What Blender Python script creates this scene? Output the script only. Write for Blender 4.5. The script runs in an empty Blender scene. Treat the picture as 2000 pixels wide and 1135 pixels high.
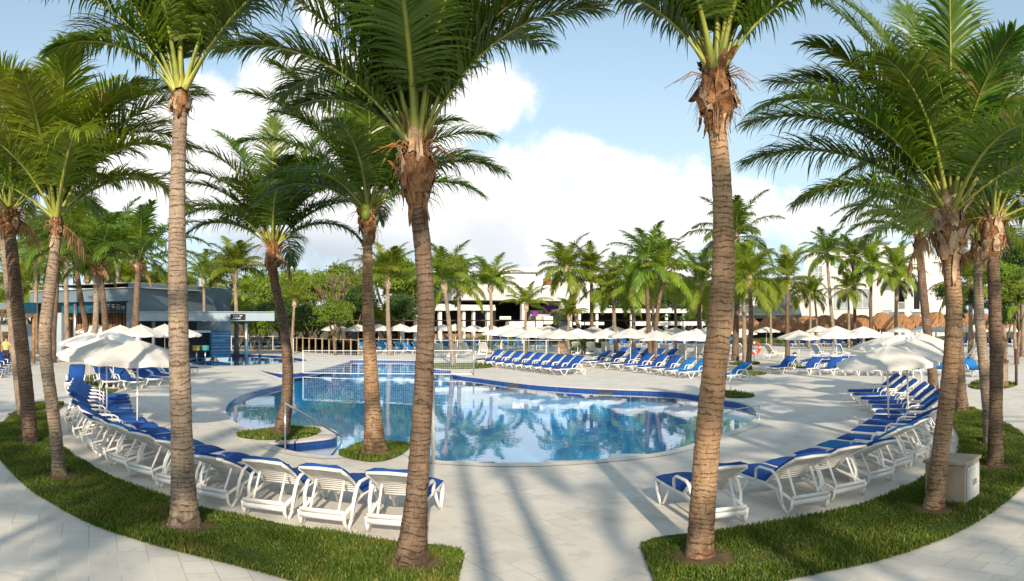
import bpy, math, random
import numpy as np
from mathutils import Vector, Matrix
from mathutils.geometry import tessellate_polygon

# ------------------------------------------------------------------ camera
C = bpy.context.scene.collection
scn = bpy.context.scene
F, H, HZ = 1480.0, 2.7, 625.0          # cylinder radius in photo pixels, eye height, horizon row
cam = bpy.data.cameras.new('camera'); cam.type = 'PANO'; cam.panorama_type = 'CENTRAL_CYLINDRICAL'
cam.central_cylindrical_radius = 1.0
cam.central_cylindrical_range_u_min = -1000 / F; cam.central_cylindrical_range_u_max = 1000 / F
cam.central_cylindrical_range_v_min = -(1135 - HZ) / F; cam.central_cylindrical_range_v_max = HZ / F
cam.clip_end = 5000; cam.clip_start = 0.05
co = bpy.data.objects.new('camera', cam); C.objects.link(co); co.location = (0, 0, H); co.rotation_euler = (math.pi/2, 0, 0)
scn.camera = co
scn.view_settings.view_transform = 'Standard'; scn.view_settings.look = 'None'; scn.view_settings.gamma = 1
scn.view_settings.exposure = 0.36
scn.cycles.max_bounces = 7; scn.cycles.transparent_max_bounces = 8; scn.cycles.transmission_bounces = 4
scn.cycles.caustics_reflective = False; scn.cycles.caustics_refractive = False

SUN_AZ, SUN_EL = math.radians(174), math.radians(24)
sd = bpy.data.lights.new('sun', 'SUN'); sd.energy = 5.0; sd.angle = math.radians(0.9); sd.color = (1, .84, .645)
so = bpy.data.objects.new('sun', sd); C.objects.link(so)
S = Vector((math.sin(SUN_AZ)*math.cos(SUN_EL), math.cos(SUN_AZ)*math.cos(SUN_EL), math.sin(SUN_EL)))
so.rotation_euler = S.to_track_quat('Z', 'Y').to_euler()

# ------------------------------------------------------------------ node helper
class NT:
    def __init__(s, nt): s.nt = nt; s.n = nt.nodes; s.l = nt.links
    def add(s, t, ins=None, **kw):
        n = s.n.new(t)
        for k, v in kw.items(): setattr(n, k, v)
        for k, v in (ins or {}).items(): s.set(n, k, v)
        return n
    def set(s, n, k, v):
        if isinstance(v, bpy.types.NodeSocket): s.l.new(v, n.inputs[k])
        elif isinstance(v, bpy.types.Node): s.l.new(v.outputs[0], n.inputs[k])
        else: n.inputs[k].default_value = v
    def m(s, op, a, b=0.0, c=None, clamp=False):
        n = s.n.new('ShaderNodeMath'); n.operation = op; n.use_clamp = clamp
        s.set(n, 0, a); s.set(n, 1, b)
        if c is not None: s.set(n, 2, c)
        return n.outputs[0]
    def mix(s, f, a, b, blend='MIX'):
        n = s.n.new('ShaderNodeMix'); n.data_type = 'RGBA'; n.blend_type = blend
        s.set(n, 0, f); s.set(n, 6, a if not isinstance(a, tuple) else rgba(a)); s.set(n, 7, b if not isinstance(b, tuple) else rgba(b))
        return n.outputs[2]
    def ramp(s, f, stops, interp='LINEAR'):
        n = s.n.new('ShaderNodeValToRGB'); r = n.color_ramp; r.interpolation = interp
        while len(r.elements) < len(stops): r.elements.new(.5)
        for e, (p, c) in zip(r.elements, stops):
            e.position = p; e.color = rgba(c if isinstance(c, tuple) else (c, c, c))
        s.set(n, 0, f); return n.outputs[0]
    def noise(s, vec, scale, detail=3, rough=.55, dist=0.0):
        n = s.n.new('ShaderNodeTexNoise'); s.set(n, 'Scale', scale); s.set(n, 'Detail', detail); s.set(n, 'Roughness', rough); s.set(n, 'Distortion', dist)
        if vec is not None: s.set(n, 'Vector', vec)
        return n.outputs[0]
    def mapr(s, v, a, b, c, d, smooth=True):
        n = s.n.new('ShaderNodeMapRange'); n.interpolation_type = 'SMOOTHSTEP' if smooth else 'LINEAR'
        for i, x in enumerate((v, a, b, c, d)): s.set(n, i, x)
        return n.outputs[0]
def rgba(c): return (c[0], c[1], c[2], 1.0)

# ------------------------------------------------------------------ sky: Nishita plus procedural cumulus
w = bpy.data.worlds.new('World'); scn.world = w; w.use_nodes = True
t = NT(w.node_tree); t.n.clear()
sky = t.add('ShaderNodeTexSky', sky_type='NISHITA', sun_disc=False); sky.sun_elevation = SUN_EL; sky.sun_rotation = SUN_AZ
sky.air_density = 1.0; sky.dust_density = .7; sky.ozone_density = 1.4
tc = t.add('ShaderNodeTexCoord'); sep = t.add('ShaderNodeSeparateXYZ', {0: tc.outputs['Generated']})
dx, dy, dz = sep.outputs
az = t.m('ARCTAN2', dx, dy)
hyp = t.m('SQRT', t.m('ADD', t.m('MULTIPLY', dx, dx), t.m('MULTIPLY', dy, dy)))
tv = t.m('DIVIDE', dz, t.m('MAXIMUM', hyp, .02))
blobs = [(300,300,210,140,1.0),(430,190,150,90,.7),(620,30,70,70,.8),(600,190,190,100,1.0),(890,190,150,85,1.0),(650,370,360,170,1.1),(950,400,180,130,1.0),
         (1160,355,230,80,1.05),(1290,410,240,85,1.0),(1040,470,300,80,1.0),(820,270,130,110,.9),(1700,420,380,90,.62),(60,380,180,80,.5),(1100,560,900,60,.85)]
dens = None
wob = t.noise(tc.outputs['Generated'], 6, 4, .6)
azw = t.m('ADD', az, t.m('MULTIPLY', t.m('SUBTRACT', wob, .5), .10))
tvw = t.m('ADD', tv, t.m('MULTIPLY', t.m('SUBTRACT', t.noise(tc.outputs['Generated'], 7.3, 4, .6, .3), .5), .09))
for cx, cy, rx, ry, a in blobs:
    ex = t.m('DIVIDE', t.m('SUBTRACT', azw, (cx-1000)/F), rx/F); ey = t.m('DIVIDE', t.m('SUBTRACT', tvw, (HZ-cy)/F), ry/F)
    q = t.m('ADD', t.m('MULTIPLY', ex, ex), t.m('MULTIPLY', ey, ey))
    g = t.m('MULTIPLY', t.m('EXPONENT', t.m('MULTIPLY', q, -.9)), a)
    dens = g if dens is None else t.m('MAXIMUM', t.m('MULTIPLY', dens, 1.0), g)
side = t.m('MULTIPLY', t.mapr(t.m('ABSOLUTE', az), .75, 1.2, 0, 1), .38)        # scattered cloud outside the picture
dens = t.m('MAXIMUM', dens, side)
n1 = t.noise(tc.outputs['Generated'], 9, 9, .62, .2)
d2 = t.m('ADD', dens, t.m('MULTIPLY', t.m('SUBTRACT', n1, .5), 1.1))
cm = t.mapr(d2, .33, .64, 0, 1)
n2 = t.noise(tc.outputs['Generated'], 5, 6, .6, .3)
gx = t.m('DIVIDE', t.m('SUBTRACT', az, (590-1000)/F), 300/F); gy = t.m('DIVIDE', t.m('SUBTRACT', tv, (HZ-505)/F), 70/F)
grey = t.m('EXPONENT', t.m('MULTIPLY', t.m('ADD', t.m('MULTIPLY', gx, gx), t.m('MULTIPLY', gy, gy)), -1))
shade = t.m('ADD', t.m('MULTIPLY', t.mapr(n2, .44, .68, 0, 1), .36), t.m('MULTIPLY', grey, .85), clamp=True)
ccol = t.mix(shade, (1.16, 1.14, 1.12), (.50, .60, .72))
haz = t.mapr(tv, .0, .46, .95, .32)
skyc = t.mix(haz, t.mix(1.0, sky.outputs[0], (.150, .158, .152), 'MULTIPLY'), (.70, .90, 1.02))
fin = t.mix(cm, skyc, ccol)
below = t.m('LESS_THAN', dz, -.001)
fin = t.mix(below, fin, (.25, .24, .22))
bg = t.add('ShaderNodeBackground', {'Color': fin, 'Strength': .82})
t.add('ShaderNodeOutputWorld', {0: bg})

# ------------------------------------------------------------------ geometry helpers
def AZ(x): return (x - 1000) / F
def RG(y, h=0): return F*(H-h)/(y-HZ)
def PR(x, y, r): a = AZ(x); return Vector((r*math.sin(a), r*math.cos(a), H + (HZ-y)/F*r))
def G(x, y, h=0): p = PR(x, y, RG(y, h)); p.z = h; return p
def GR(x, r): a = AZ(x); return Vector((r*math.sin(a), r*math.cos(a), 0))
rnd = random.Random(7); R = math.radians

class MB:
    def __init__(s): s.v = []; s.f = []; s.m = []; s.uv = {}
    def add(s, vs, fs, mi=0):
        b = len(s.v); s.v += [tuple(v) for v in vs]
        for f in fs: s.f.append(tuple(i+b for i in f)); s.m.append(mi)
        return b
    def box(s, x0, x1, y0, y1, z0, z1, mi=0, M=None):
        vs = [Vector((x, y, z)) for z in (z0, z1) for y in (y0, y1) for x in (x0, x1)]
        if M: vs = [M @ v for v in vs]
        s.add(vs, [(0,2,3,1),(4,5,7,6),(0,1,5,4),(1,3,7,5),(3,2,6,7),(2,0,4,6)], mi); return s
    def tube(s, pts, rad, n=8, mi=0, cap=True, uv=False, flat=None):
        pts = [Vector(p) for p in pts]; rr = rad if isinstance(rad, (list, tuple)) else [rad]*len(pts)
        rings = []; prev = None; L = 0; base = len(s.v)
        for i, p in enumerate(pts):
            T = (pts[min(i+1, len(pts)-1)] - pts[max(i-1, 0)]).normalized()
            if prev is None:
                a = Vector((0, 0, 1)) if abs(T.z) < .9 else Vector((0, 1, 0)); U = T.cross(a).normalized()
            else: U = (prev - T*prev.dot(T)).normalized()
            prev = U; V = T.cross(U)
            if i: L += (p - pts[i-1]).length
            fl = flat or (1, 1)
            for k in range(n):
                an = 2*math.pi*k/n + (math.pi/4 if n == 4 else 0)
                s.v.append(tuple(p + (U*math.cos(an)*fl[0] + V*math.sin(an)*fl[1])*rr[i]))
                if uv: s.uv[len(s.v)-1] = (k/n, L)
        for i in range(len(pts)-1):
            for k in range(n):
                a = base+i*n+k; b = base+i*n+(k+1) % n
                s.f.append((a, b, b+n, a+n)); s.m.append(mi)
        if cap:
            s.f.append(tuple(base+k for k in reversed(range(n)))); s.m.append(mi)
            s.f.append(tuple(base+(len(pts)-1)*n+k for k in range(n))); s.m.append(mi)
        return s
    def lathe(s, prof, n=16, mi=0, M=None, wob=None):
        base = len(s.v)
        for i, (r, z) in enumerate(prof):
            for k in range(n):
                a = 2*math.pi*k/n; q = r*(wob(i, k) if wob else 1)
                v = Vector((q*math.cos(a), q*math.sin(a), z)); v = M @ v if M else v
                s.v.append(tuple(v))
        for i in range(len(prof)-1):
            for k in range(n):
                a = base+i*n+k; b = base+i*n+(k+1) % n
                s.f.append((a, b, b+n, a+n)); s.m.append(mi)
        return s
    def poly(s, pts, mi=0): s.add(pts, [tuple(range(len(pts)))], mi); return s
    def mesh(s, name, mats, smooth=False):
        me = bpy.data.meshes.new(name); me.from_pydata(s.v, [], s.f)
        for m in (mats if isinstance(mats, (list, tuple)) else [mats]): me.materials.append(m)
        me.polygons.foreach_set('material_index', s.m)
        if smooth: me.polygons.foreach_set('use_smooth', [True]*len(s.f))
        if s.uv:
            ul = me.uv_layers.new(name='UVMap'); idx = np.zeros(len(me.loops), dtype=np.int32); me.loops.foreach_get('vertex_index', idx)
            arr = np.zeros((len(s.v), 2)); 
            for k, q in s.uv.items(): arr[k] = q
            ul.data.foreach_set('uv', arr[idx].astype(np.float32).ravel())
        me.update(); return me
    def build(s, name, mats, parent=None, smooth=False):
        return link(name, s.mesh(name, mats, smooth), parent)
def link(name, me, parent=None):
    o = bpy.data.objects.new(name, me); C.objects.link(o)
    if parent: o.parent = parent
    return o
def tag(o, label=None, cat=None, group=None, kind=None):
    if label: o['label'] = label
    if cat: o['category'] = cat
    if group: o['group'] = group
    if kind: o['kind'] = kind
    return o
def empty(name, loc=(0,0,0), rz=0.0):
    o = bpy.data.objects.new(name, None); C.objects.link(o); o.location = loc; o.rotation_euler = (0,0,rz); o.empty_display_size = .2; return o
KIDS = {}
def kids(o): return [c for c in o.children]
def copy_tree(o, parent=None, cache={}):
    c = o.copy(); C.objects.link(c)
    for k in ('label', 'group'):
        if parent is None and k in c.keys(): del c[k]
    if parent: c.parent = parent
    for ch in PROTO.get(o.name, list(o.children)): copy_tree(ch, c)
    return c
PROTO = {}
def freeze(o):                                # remember the children of a prototype (faster than scanning)
    ch = list(o.children); PROTO[o.name] = ch
    for c in ch: freeze(c)
ORD = ('first second third fourth fifth sixth seventh eighth ninth tenth eleventh twelfth thirteenth fourteenth fifteenth sixteenth '
       'seventeenth eighteenth nineteenth twentieth').split() + ['twenty-'+q for q in 'first second third fourth fifth sixth seventh eighth ninth'.split()]
def npmesh(name, verts, faces4, mats, midx=None, tri=False):
    me = bpy.data.meshes.new(name); k = 3 if tri else 4; nf = len(faces4)
    me.vertices.add(len(verts)); me.vertices.foreach_set('co', np.asarray(verts, dtype=np.float32).ravel())
    me.loops.add(nf*k); me.loops.foreach_set('vertex_index', np.asarray(faces4, dtype=np.int32).ravel())
    me.polygons.add(nf); me.polygons.foreach_set('loop_start', np.arange(0, nf*k, k, dtype=np.int32))
    for m in mats: me.materials.append(m)
    if midx is not None: me.polygons.foreach_set('material_index', np.asarray(midx, dtype=np.int32))
    me.update(calc_edges=True); return me
def smooth_closed(pts, n=6):
    out = []; N = len(pts)
    for i in range(N):
        p0, p1, p2, p3 = (Vector(pts[(i+k-1) % N][:2]) for k in range(4))
        for j in range(n):
            u = j/n
            out.append(.5*((2*p1) + (-p0+p2)*u + (2*p0-5*p1+4*p2-p3)*u*u + (-p0+3*p1-3*p2+p3)*u**3))
    return out
def area(p): return .5*sum(p[i].x*p[(i+1) % len(p)].y - p[(i+1) % len(p)].x*p[i].y for i in range(len(p)))
def ccw(p): return p if area(p) > 0 else p[::-1]
def sheet(name, outer, holes, z, mat, up=True):
    loops = [[Vector((p.x, p.y, 0)) for p in outer]] + [[Vector((p.x, p.y, 0)) for p in h] for h in holes]
    tris = tessellate_polygon(loops); vs = [p for l in loops for p in l]; fs = []
    for a, b, c in tris:
        if (vs[b]-vs[a]).cross(vs[c]-vs[a]).z < 0: b, c = c, b
        fs.append((a, b, c))
    m = MB(); m.add([(v.x, v.y, z) for v in vs], fs); return m.build(name, mat)

# ------------------------------------------------------------------ materials
MATS = {}
def mat(name, col=(.5,.5,.5), rough=.6, spec=.3, var=0, vscale=3, bump=0, bscale=30, metal=0, col2=None, coat=0):
    m = bpy.data.materials.new(name); m.use_nodes = True; t = NT(m.node_tree); b = t.n['Principled BSDF']
    b.inputs['Roughness'].default_value = rough; b.inputs['Specular IOR Level'].default_value = spec; b.inputs['Metallic'].default_value = metal
    if coat: b.inputs['Coat Weight'].default_value = coat
    o = t.add('ShaderNodeTexCoord').outputs['Object']
    if var or col2:
        f = t.noise(o, vscale, 5, .6); c2 = col2 or tuple(max(0, c*(1-var)) for c in col)
        t.set(b, 'Base Color', t.mix(t.mapr(f, .35, .65, 0, 1), col, c2))
    else: b.inputs['Base Color'].default_value = rgba(col)
    if bump:
        bn = t.add('ShaderNodeBump', {'Strength': bump, 'Distance': .02, 'Height': t.noise(o, bscale, 4, .6)}); t.set(b, 'Normal', bn)
    MATS[name] = m; return m
def foliage(name, c1, c2, c3=None, trans=.35, rough=.45, vs=.6, spec=.35):
    m = bpy.data.materials.new(name); m.use_nodes = True; t = NT(m.node_tree); b = t.n['Principled BSDF']
    geo = t.add('ShaderNodeNewGeometry'); oi = t.add('ShaderNodeObjectInfo')
    f = t.noise(geo.outputs['Position'], vs, 4, .6)
    f2 = t.m('ADD', t.m('MULTIPLY', t.mapr(f, .3, .7, 0, 1), .55), t.m('MULTIPLY', geo.outputs['Random Per Island'], .45))
    c = t.mix(f2, c1, c2)
    if c3: c = t.mix(t.m('GREATER_THAN', geo.outputs['Random Per Island'], .965), c, c3)
    if name == 'grass_blades': c = t.mix(t.mapr(t.noise(geo.outputs['Position'], .9, 4, .65), .52, .70, 0, .6), c, (.20, .17, .045))
    hs = t.add('ShaderNodeHueSaturation', {'Hue': t.m('ADD', .488, t.m('MULTIPLY', oi.outputs['Random'], .024)), 'Value': t.m('ADD', .82, t.m('MULTIPLY', oi.outputs['Random'], .36)), 'Color': c})
    t.set(b, 'Base Color', hs); b.inputs['Roughness'].default_value = rough; b.inputs['Specular IOR Level'].default_value = spec
    tr = t.add('ShaderNodeBsdfTranslucent', {'Color': t.mix(1.0, hs.outputs[0], (1.5, 1.35, .5), 'MULTIPLY')})
    mx = t.add('ShaderNodeMixShader', {0: trans, 1: b.outputs[0], 2: tr.outputs[0]})
    t.l.new(mx.outputs[0], t.n['Material Output'].inputs[0]); return m

def paving():
    m = bpy.data.materials.new('stone_paving'); m.use_nodes = True; t = NT(m.node_tree); b = t.n['Principled BSDF']
    o = t.add('ShaderNodeTexCoord').outputs['Object']
    mp = t.add('ShaderNodeMapping', {'Vector': o, 'Rotation': (0, 0, R(58))})
    br = t.add('ShaderNodeTexBrick', {'Vector': mp, 'Scale': 1.0, 'Color1': (0,0,0,1), 'Color2': (1,1,1,1), 'Mortar': (.5,.5,.5,1), 'Mortar Size': .008, 'Mortar Smooth': .25, 'Brick Width': .42, 'Row Height': .34})
    br.offset = .5
    sepc = t.add('ShaderNodeSeparateColor', {0: br.outputs[0]})
    base = t.mix(sepc.outputs[0], (.575, .55, .495), (.66, .63, .57))
    st = t.noise(o, .55, 6, .65); st2 = t.noise(o, 3.1, 5, .7)
    base = t.mix(t.mapr(st, .48, .72, 0, .5), base, (.44, .42, .385))
    base = t.mix(t.mapr(st2, .56, .76, 0, .5), base, (.38, .35, .30))
    base = t.mix(t.mapr(t.noise(o, 14, 4, .7), .68, .74, 0, .6), base, (.28, .25, .21))
    base = t.mix(t.mapr(t.noise(o, 1.3, 3, .5, 1.5), .62, .68, 0, .28), base, (.33, .32, .30))
    base = t.mix(t.m('MULTIPLY', br.outputs['Fac'], .5), base, (.76, .73, .67))
    gm = t.noise(o, .8, 2, .5)
    base = t.mix(t.m('MULTIPLY', t.m('MULTIPLY', br.outputs['Fac'], t.mapr(gm, .46, .58, 0, 1)), .6), base, (.27, .25, .22))
    t.set(b, 'Base Color', base); t.set(b, 'Roughness', t.mapr(st2, .3, .7, .55, .8)); b.inputs['Specular IOR Level'].default_value = .35
    h = t.m('SUBTRACT', t.m('MULTIPLY', t.noise(o, 90, 3, .6), .12), br.outputs['Fac'])
    t.set(b, 'Normal', t.add('ShaderNodeBump', {'Strength': .35, 'Distance': .006, 'Height': h})); return m
def tiles(name, c1, c2, size=.06, grout=(.5,.6,.65), rough=.2):
    m = bpy.data.materials.new(name); m.use_nodes = True; t = NT(m.node_tree); b = t.n['Principled BSDF']
    geo = t.add('ShaderNodeNewGeometry'); o = t.add('ShaderNodeTexCoord').outputs['Object']
    s = t.add('ShaderNodeSeparateXYZ', {0: o}); nz = t.add('ShaderNodeSeparateXYZ', {0: geo.outputs['Normal']})
    # wall: (x+y, z); floor: (x, y)
    fl = t.m('GREATER_THAN', t.m('ABSOLUTE', nz.outputs[2]), .5)
    u = t.m('ADD', s.outputs[0], t.m('MULTIPLY', s.outputs[1], t.m('SUBTRACT', 1.0, fl)))
    v = t.m('ADD', t.m('MULTIPLY', s.outputs[1], fl), t.m('MULTIPLY', s.outputs[2], t.m('SUBTRACT', 1.0, fl)))
    cv = t.add('ShaderNodeCombineXYZ', {0: u, 1: v})
    br = t.add('ShaderNodeTexBrick', {'Vector': cv, 'Scale': 1.0, 'Color1': (0,0,0,1), 'Color2': (1,1,1,1), 'Mortar': (.5,.5,.5,1), 'Mortar Size': size*.06, 'Brick Width': size, 'Row Height': size}); br.offset = 0
    sc = t.add('ShaderNodeSeparateColor', {0: br.outputs[0]})
    base = t.mix(sc.outputs[0], c1, c2); base = t.mix(t.mapr(t.noise(o, .7, 4, .6), .4, .7, 0, .35), base, c1)
    base = t.mix(br.outputs['Fac'], base, grout)
    t.set(b, 'Base Color', base); b.inputs['Roughness'].default_value = rough; return m
def water_mat():
    m = bpy.data.materials.new('pool_water'); m.use_nodes = True; t = NT(m.node_tree); t.n.remove(t.n['Principled BSDF'])
    o = t.add('ShaderNodeTexCoord').outputs['Object']
    h = t.m('ADD', t.noise(o, 1.1, 3, .5, .6), t.m('MULTIPLY', t.noise(o, 5.5, 2, .5), .16))
    bn = t.add('ShaderNodeBump', {'Strength': .28, 'Distance': .008, 'Height': h})
    gi = t.add('ShaderNodeNewGeometry'); dt = t.add('ShaderNodeVectorMath', operation='DOT_PRODUCT'); t.set(dt, 0, gi.outputs['Incoming']); t.set(dt, 1, bn)
    fr = t.m('ADD', .02, t.m('MULTIPLY', .98, t.m('POWER', t.m('SUBTRACT', 1.0, t.m('ABSOLUTE', dt.outputs['Value'])), 4.6)))
    gl = t.add('ShaderNodeBsdfGlossy', {'Color': (.90, .98, 1, 1), 'Roughness': .012, 'Normal': bn})
    tr = t.add('ShaderNodeBsdfTransparent', {'Color': (.66, .94, 1.0, 1)})
    mx = t.add('ShaderNodeMixShader', {0: t.m('MULTIPLY', fr, 1.0), 1: tr.outputs[0], 2: gl.outputs[0]})
    t.l.new(mx.outputs[0], t.n['Material Output'].inputs[0]); return m
def trunk_mat(name, ca, cb, cd, ring=15.5):
    m = bpy.data.materials.new(name); m.use_nodes = True; t = NT(m.node_tree); b = t.n['Principled BSDF']
    uv = t.add('ShaderNodeUVMap').outputs[0]; s = t.add('ShaderNodeSeparateXYZ', {0: uv}); o = t.add('ShaderNodeTexCoord').outputs['Object']
    oi = t.add('ShaderNodeObjectInfo').outputs['Random']
    wv = t.m('ADD', s.outputs[1], t.m('MULTIPLY', t.m('SUBTRACT', t.noise(o, 3.4, 4, .65), .5), .16))
    wv = t.m('ADD', wv, t.m('MULTIPLY', t.m('SUBTRACT', t.noise(t.add('ShaderNodeCombineXYZ', {0: oi, 1: s.outputs[1]}), 2.2, 2, .5), .5), .35))
    wv = t.m('ADD', wv, t.m('MULTIPLY', oi, 3))
    ph = t.m('FRACT', t.m('MULTIPLY', wv, ring))
    nn = t.noise(t.add('ShaderNodeCombineXYZ', {0: t.m('MULTIPLY', s.outputs[0], 6), 1: t.m('MULTIPLY', s.outputs[1], 22)}), 1.0, 6, .7)
    hor = t.noise(t.add('ShaderNodeCombineXYZ', {0: t.m('MULTIPLY', s.outputs[0], 4), 1: t.m('MULTIPLY', wv, 46)}), 1.0, 4, .65)
    dark = t.m('MULTIPLY', t.mapr(ph, .62, .98, 0, 1), t.mapr(nn, .42, .60, .0, 1))
    ver = t.noise(t.add('ShaderNodeCombineXYZ', {0: t.m('MULTIPLY', s.outputs[0], 34), 1: t.m('MULTIPLY', s.outputs[1], 5)}), 1.0, 4, .65)
    big = t.noise(o, 1.6, 5, .65)
    c = t.mix(t.mapr(big, .40, .60, 0, 1), ca, cb); c = t.mix(t.mapr(ver, .5, .7, 0, .55), c, cd)
    c = t.mix(t.mapr(hor, .50, .68, 0, .6), c, tuple(q*1.25 for q in cd))
    c = t.mix(dark, c, tuple(q*.8 for q in cd))
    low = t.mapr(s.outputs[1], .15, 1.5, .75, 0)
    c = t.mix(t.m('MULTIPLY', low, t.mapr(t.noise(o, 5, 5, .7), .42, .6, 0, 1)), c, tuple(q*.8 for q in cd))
    spots = t.noise(o, 11, 4, .7); c = t.mix(t.mapr(spots, .64, .72, 0, .85), c, tuple(q*.4 for q in cd))
    lich = t.noise(o, 5.2, 5, .7); c = t.mix(t.mapr(lich, .60, .72, 0, .55), c, tuple(min(.7, q*1.5) for q in ca))
    t.set(b, 'Base Color', c); b.inputs['Roughness'].default_value = .85; b.inputs['Specular IOR Level'].default_value = .15
    hh = t.m('SUBTRACT', t.m('MULTIPLY', nn, .8), t.m('MULTIPLY', dark, 1.1)); hh = t.m('ADD', hh, t.m('ADD', t.m('MULTIPLY', ver, .6), t.m('MULTIPLY', hor, -.6)))
    t.set(b, 'Normal', t.add('ShaderNodeBump', {'Strength': .9, 'Distance': .025, 'Height': hh})); return m
def thatch_mat():
    m = bpy.data.materials.new('straw_thatch'); m.use_nodes = True; t = NT(m.node_tree); b = t.n['Principled BSDF']
    o = t.add('ShaderNodeTexCoord').outputs['Object']; s = t.add('ShaderNodeSeparateXYZ', {0: o})
    an = t.m('ARCTAN2', s.outputs[1], s.outputs[0]); geo = t.add('ShaderNodeNewGeometry')
    st = t.noise(t.add('ShaderNodeCombineXYZ', {0: t.m('MULTIPLY', an, 14), 1: t.m('MULTIPLY', s.outputs[2], 3)}), 1.0, 5, .7)
    c = t.mix(t.mapr(st, .35, .65, 0, 1), (.40, .20, .095), (.17, .08, .04))
    c = t.mix(t.m('MULTIPLY', geo.outputs['Random Per Island'], .5), c, (.46, .27, .13))
    t.set(b, 'Base Color', c); b.inputs['Roughness'].default_value = .9; b.inputs['Specular IOR Level'].default_value = .1
    t.set(b, 'Normal', t.add('ShaderNodeBump', {'Strength': .9, 'Distance': .05, 'Height': st})); return m
def fabric_mat(name, col, var=.12, trans=0.0, rough=.85):
    m = bpy.data.materials.new(name); m.use_nodes = True; t = NT(m.node_tree); b = t.n['Principled BSDF']
    o = t.add('ShaderNodeTexCoord').outputs['Object']; oi = t.add('ShaderNodeObjectInfo').outputs['Random']
    c = t.mix(t.mapr(t.noise(o, 4, 4, .6), .35, .7, 0, 1), col, tuple(q*(1-var) for q in col))
    hs = t.add('ShaderNodeHueSaturation', {'Value': t.m('ADD', .86, t.m('MULTIPLY', oi, .28)), 'Color': c})
    t.set(b, 'Base Color', hs); b.inputs['Roughness'].default_value = rough; b.inputs['Specular IOR Level'].default_value = .25
    t.set(b, 'Normal', t.add('ShaderNodeBump', {'Strength': .6, 'Distance': .02, 'Height': t.noise(o, 6, 4, .6, 1.2)}))
    if trans:
        tr = t.add('ShaderNodeBsdfTranslucent', {'Color': hs.outputs[0]})
        mx = t.add('ShaderNodeMixShader', {0: trans, 1: b.outputs[0], 2: tr.outputs[0]}); t.l.new(mx.outputs[0], t.n['Material Output'].inputs[0])
    return m
def stripes_mat(name, c1, c2, axis=2, freq=6, duty=.5, rough=.5):
    m = bpy.data.materials.new(name); m.use_nodes = True; t = NT(m.node_tree); b = t.n['Principled BSDF']
    o = t.add('ShaderNodeTexCoord').outputs['Object']; s = t.add('ShaderNodeSeparateXYZ', {0: o})
    f = t.m('GREATER_THAN', t.m('FRACT', t.m('MULTIPLY', s.outputs[axis], freq)), duty)
    c = t.mix(f, c1, c2); c = t.mix(t.mapr(t.noise(o, 3, 4, .6), .4, .7, 0, .3), c, tuple(q*.6 for q in c1))
    t.set(b, 'Base Color', c); b.inputs['Roughness'].default_value = rough; return m

M_PAVE = paving()
M_COPE = mat('coping_stone', (.66,.63,.57), .6, .3, .14, 2.5, .25, 60)
M_WATER = water_mat()
M_BAND = tiles('blue_waterline_tile', (.012,.05,.22), (.022,.08,.30), .10, (.04,.09,.25), .15)
M_BASIN = tiles('pool_basin_tile', (.010,.34,.74), (.03,.42,.82), .10, (.2,.6,.8), .25)
M_STEP = mat('pool_step_stone', (.72,.75,.75), .4, .4, .1, 3)
M_TERR = mat('terrain_soil', (.07,.085,.035), .95, .1, .5, .6, .5, 8, col2=(.14,.11,.06))
M_TURF = mat('turf_base', (.045,.085,.018), .95, .1, .4, 5, .6, 50, col2=(.075,.10,.03))
M_GRASS = foliage('grass_blades', (.050,.10,.010), (.135,.18,.022), (.30,.24,.09), .3, .5, 1.6)
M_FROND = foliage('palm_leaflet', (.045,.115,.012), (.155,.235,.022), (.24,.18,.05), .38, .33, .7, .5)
M_FROND_Y = foliage('palm_leaflet_yellow', (.11,.195,.016), (.26,.32,.03), (.33,.26,.08), .40, .4, .9, .4)  # yellower, lighter leaf green
M_DEAD = foliage('dry_leaflet', (.25,.15,.075), (.38,.25,.14), None, .2, .8, 1.5, .1)
M_PET = mat('palm_petiole', (.33,.34,.055), .4, .4, .3, 3, col2=(.20,.25,.05))
M_PETD = mat('dry_petiole', (.30,.18,.09), .8, .1, .4, 6)
M_SHEATH = mat('palm_leaf_sheath', (.36,.19,.095), .85, .12, .5, 11, .9, 60, col2=(.13,.06,.03))
M_SHEATH2 = mat('palm_fibre_pale', (.52,.40,.28), .85, .12, .4, 6, .8, 40, col2=(.28,.19,.12))
M_FLOWER = mat('palm_flower_stalk', (.42,.20,.06), .8, .1, .4, 9)
M_COCO = mat('coconut_green', (.16,.22,.03), .5, .3, .3, 5)
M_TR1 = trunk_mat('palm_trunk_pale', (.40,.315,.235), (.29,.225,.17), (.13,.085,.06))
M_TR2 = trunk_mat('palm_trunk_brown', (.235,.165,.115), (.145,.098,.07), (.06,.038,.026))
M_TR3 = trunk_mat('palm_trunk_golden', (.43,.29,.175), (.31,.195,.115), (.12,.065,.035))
M_BARK = mat('tree_bark', (.22,.16,.11), .9, .1, .4, 5, .8, 12)
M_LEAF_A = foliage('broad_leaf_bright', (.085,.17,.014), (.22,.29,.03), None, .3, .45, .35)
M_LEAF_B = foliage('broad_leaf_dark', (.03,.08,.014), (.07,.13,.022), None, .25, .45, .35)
M_PLAST = mat('white_plastic', (.80,.79,.76), .38, .45, .07, 4, .05, 20)
M_BLUE = fabric_mat('royal_blue_canvas', (.012,.075,.31), .25)
M_BLUE2 = fabric_mat('sky_blue_canvas', (.015,.16,.43), .2)
M_GREYC = fabric_mat('grey_white_canvas', (.58,.57,.54))
M_CANV = fabric_mat('cream_umbrella_canvas', (.80,.785,.745), .08, .25)
M_POLE = mat('white_painted_pole', (.74,.73,.70), .4, .4)
M_STEEL = mat('brushed_steel', (.55,.56,.56), .28, .5, metal=.85)
M_THATCH = thatch_mat()
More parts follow.
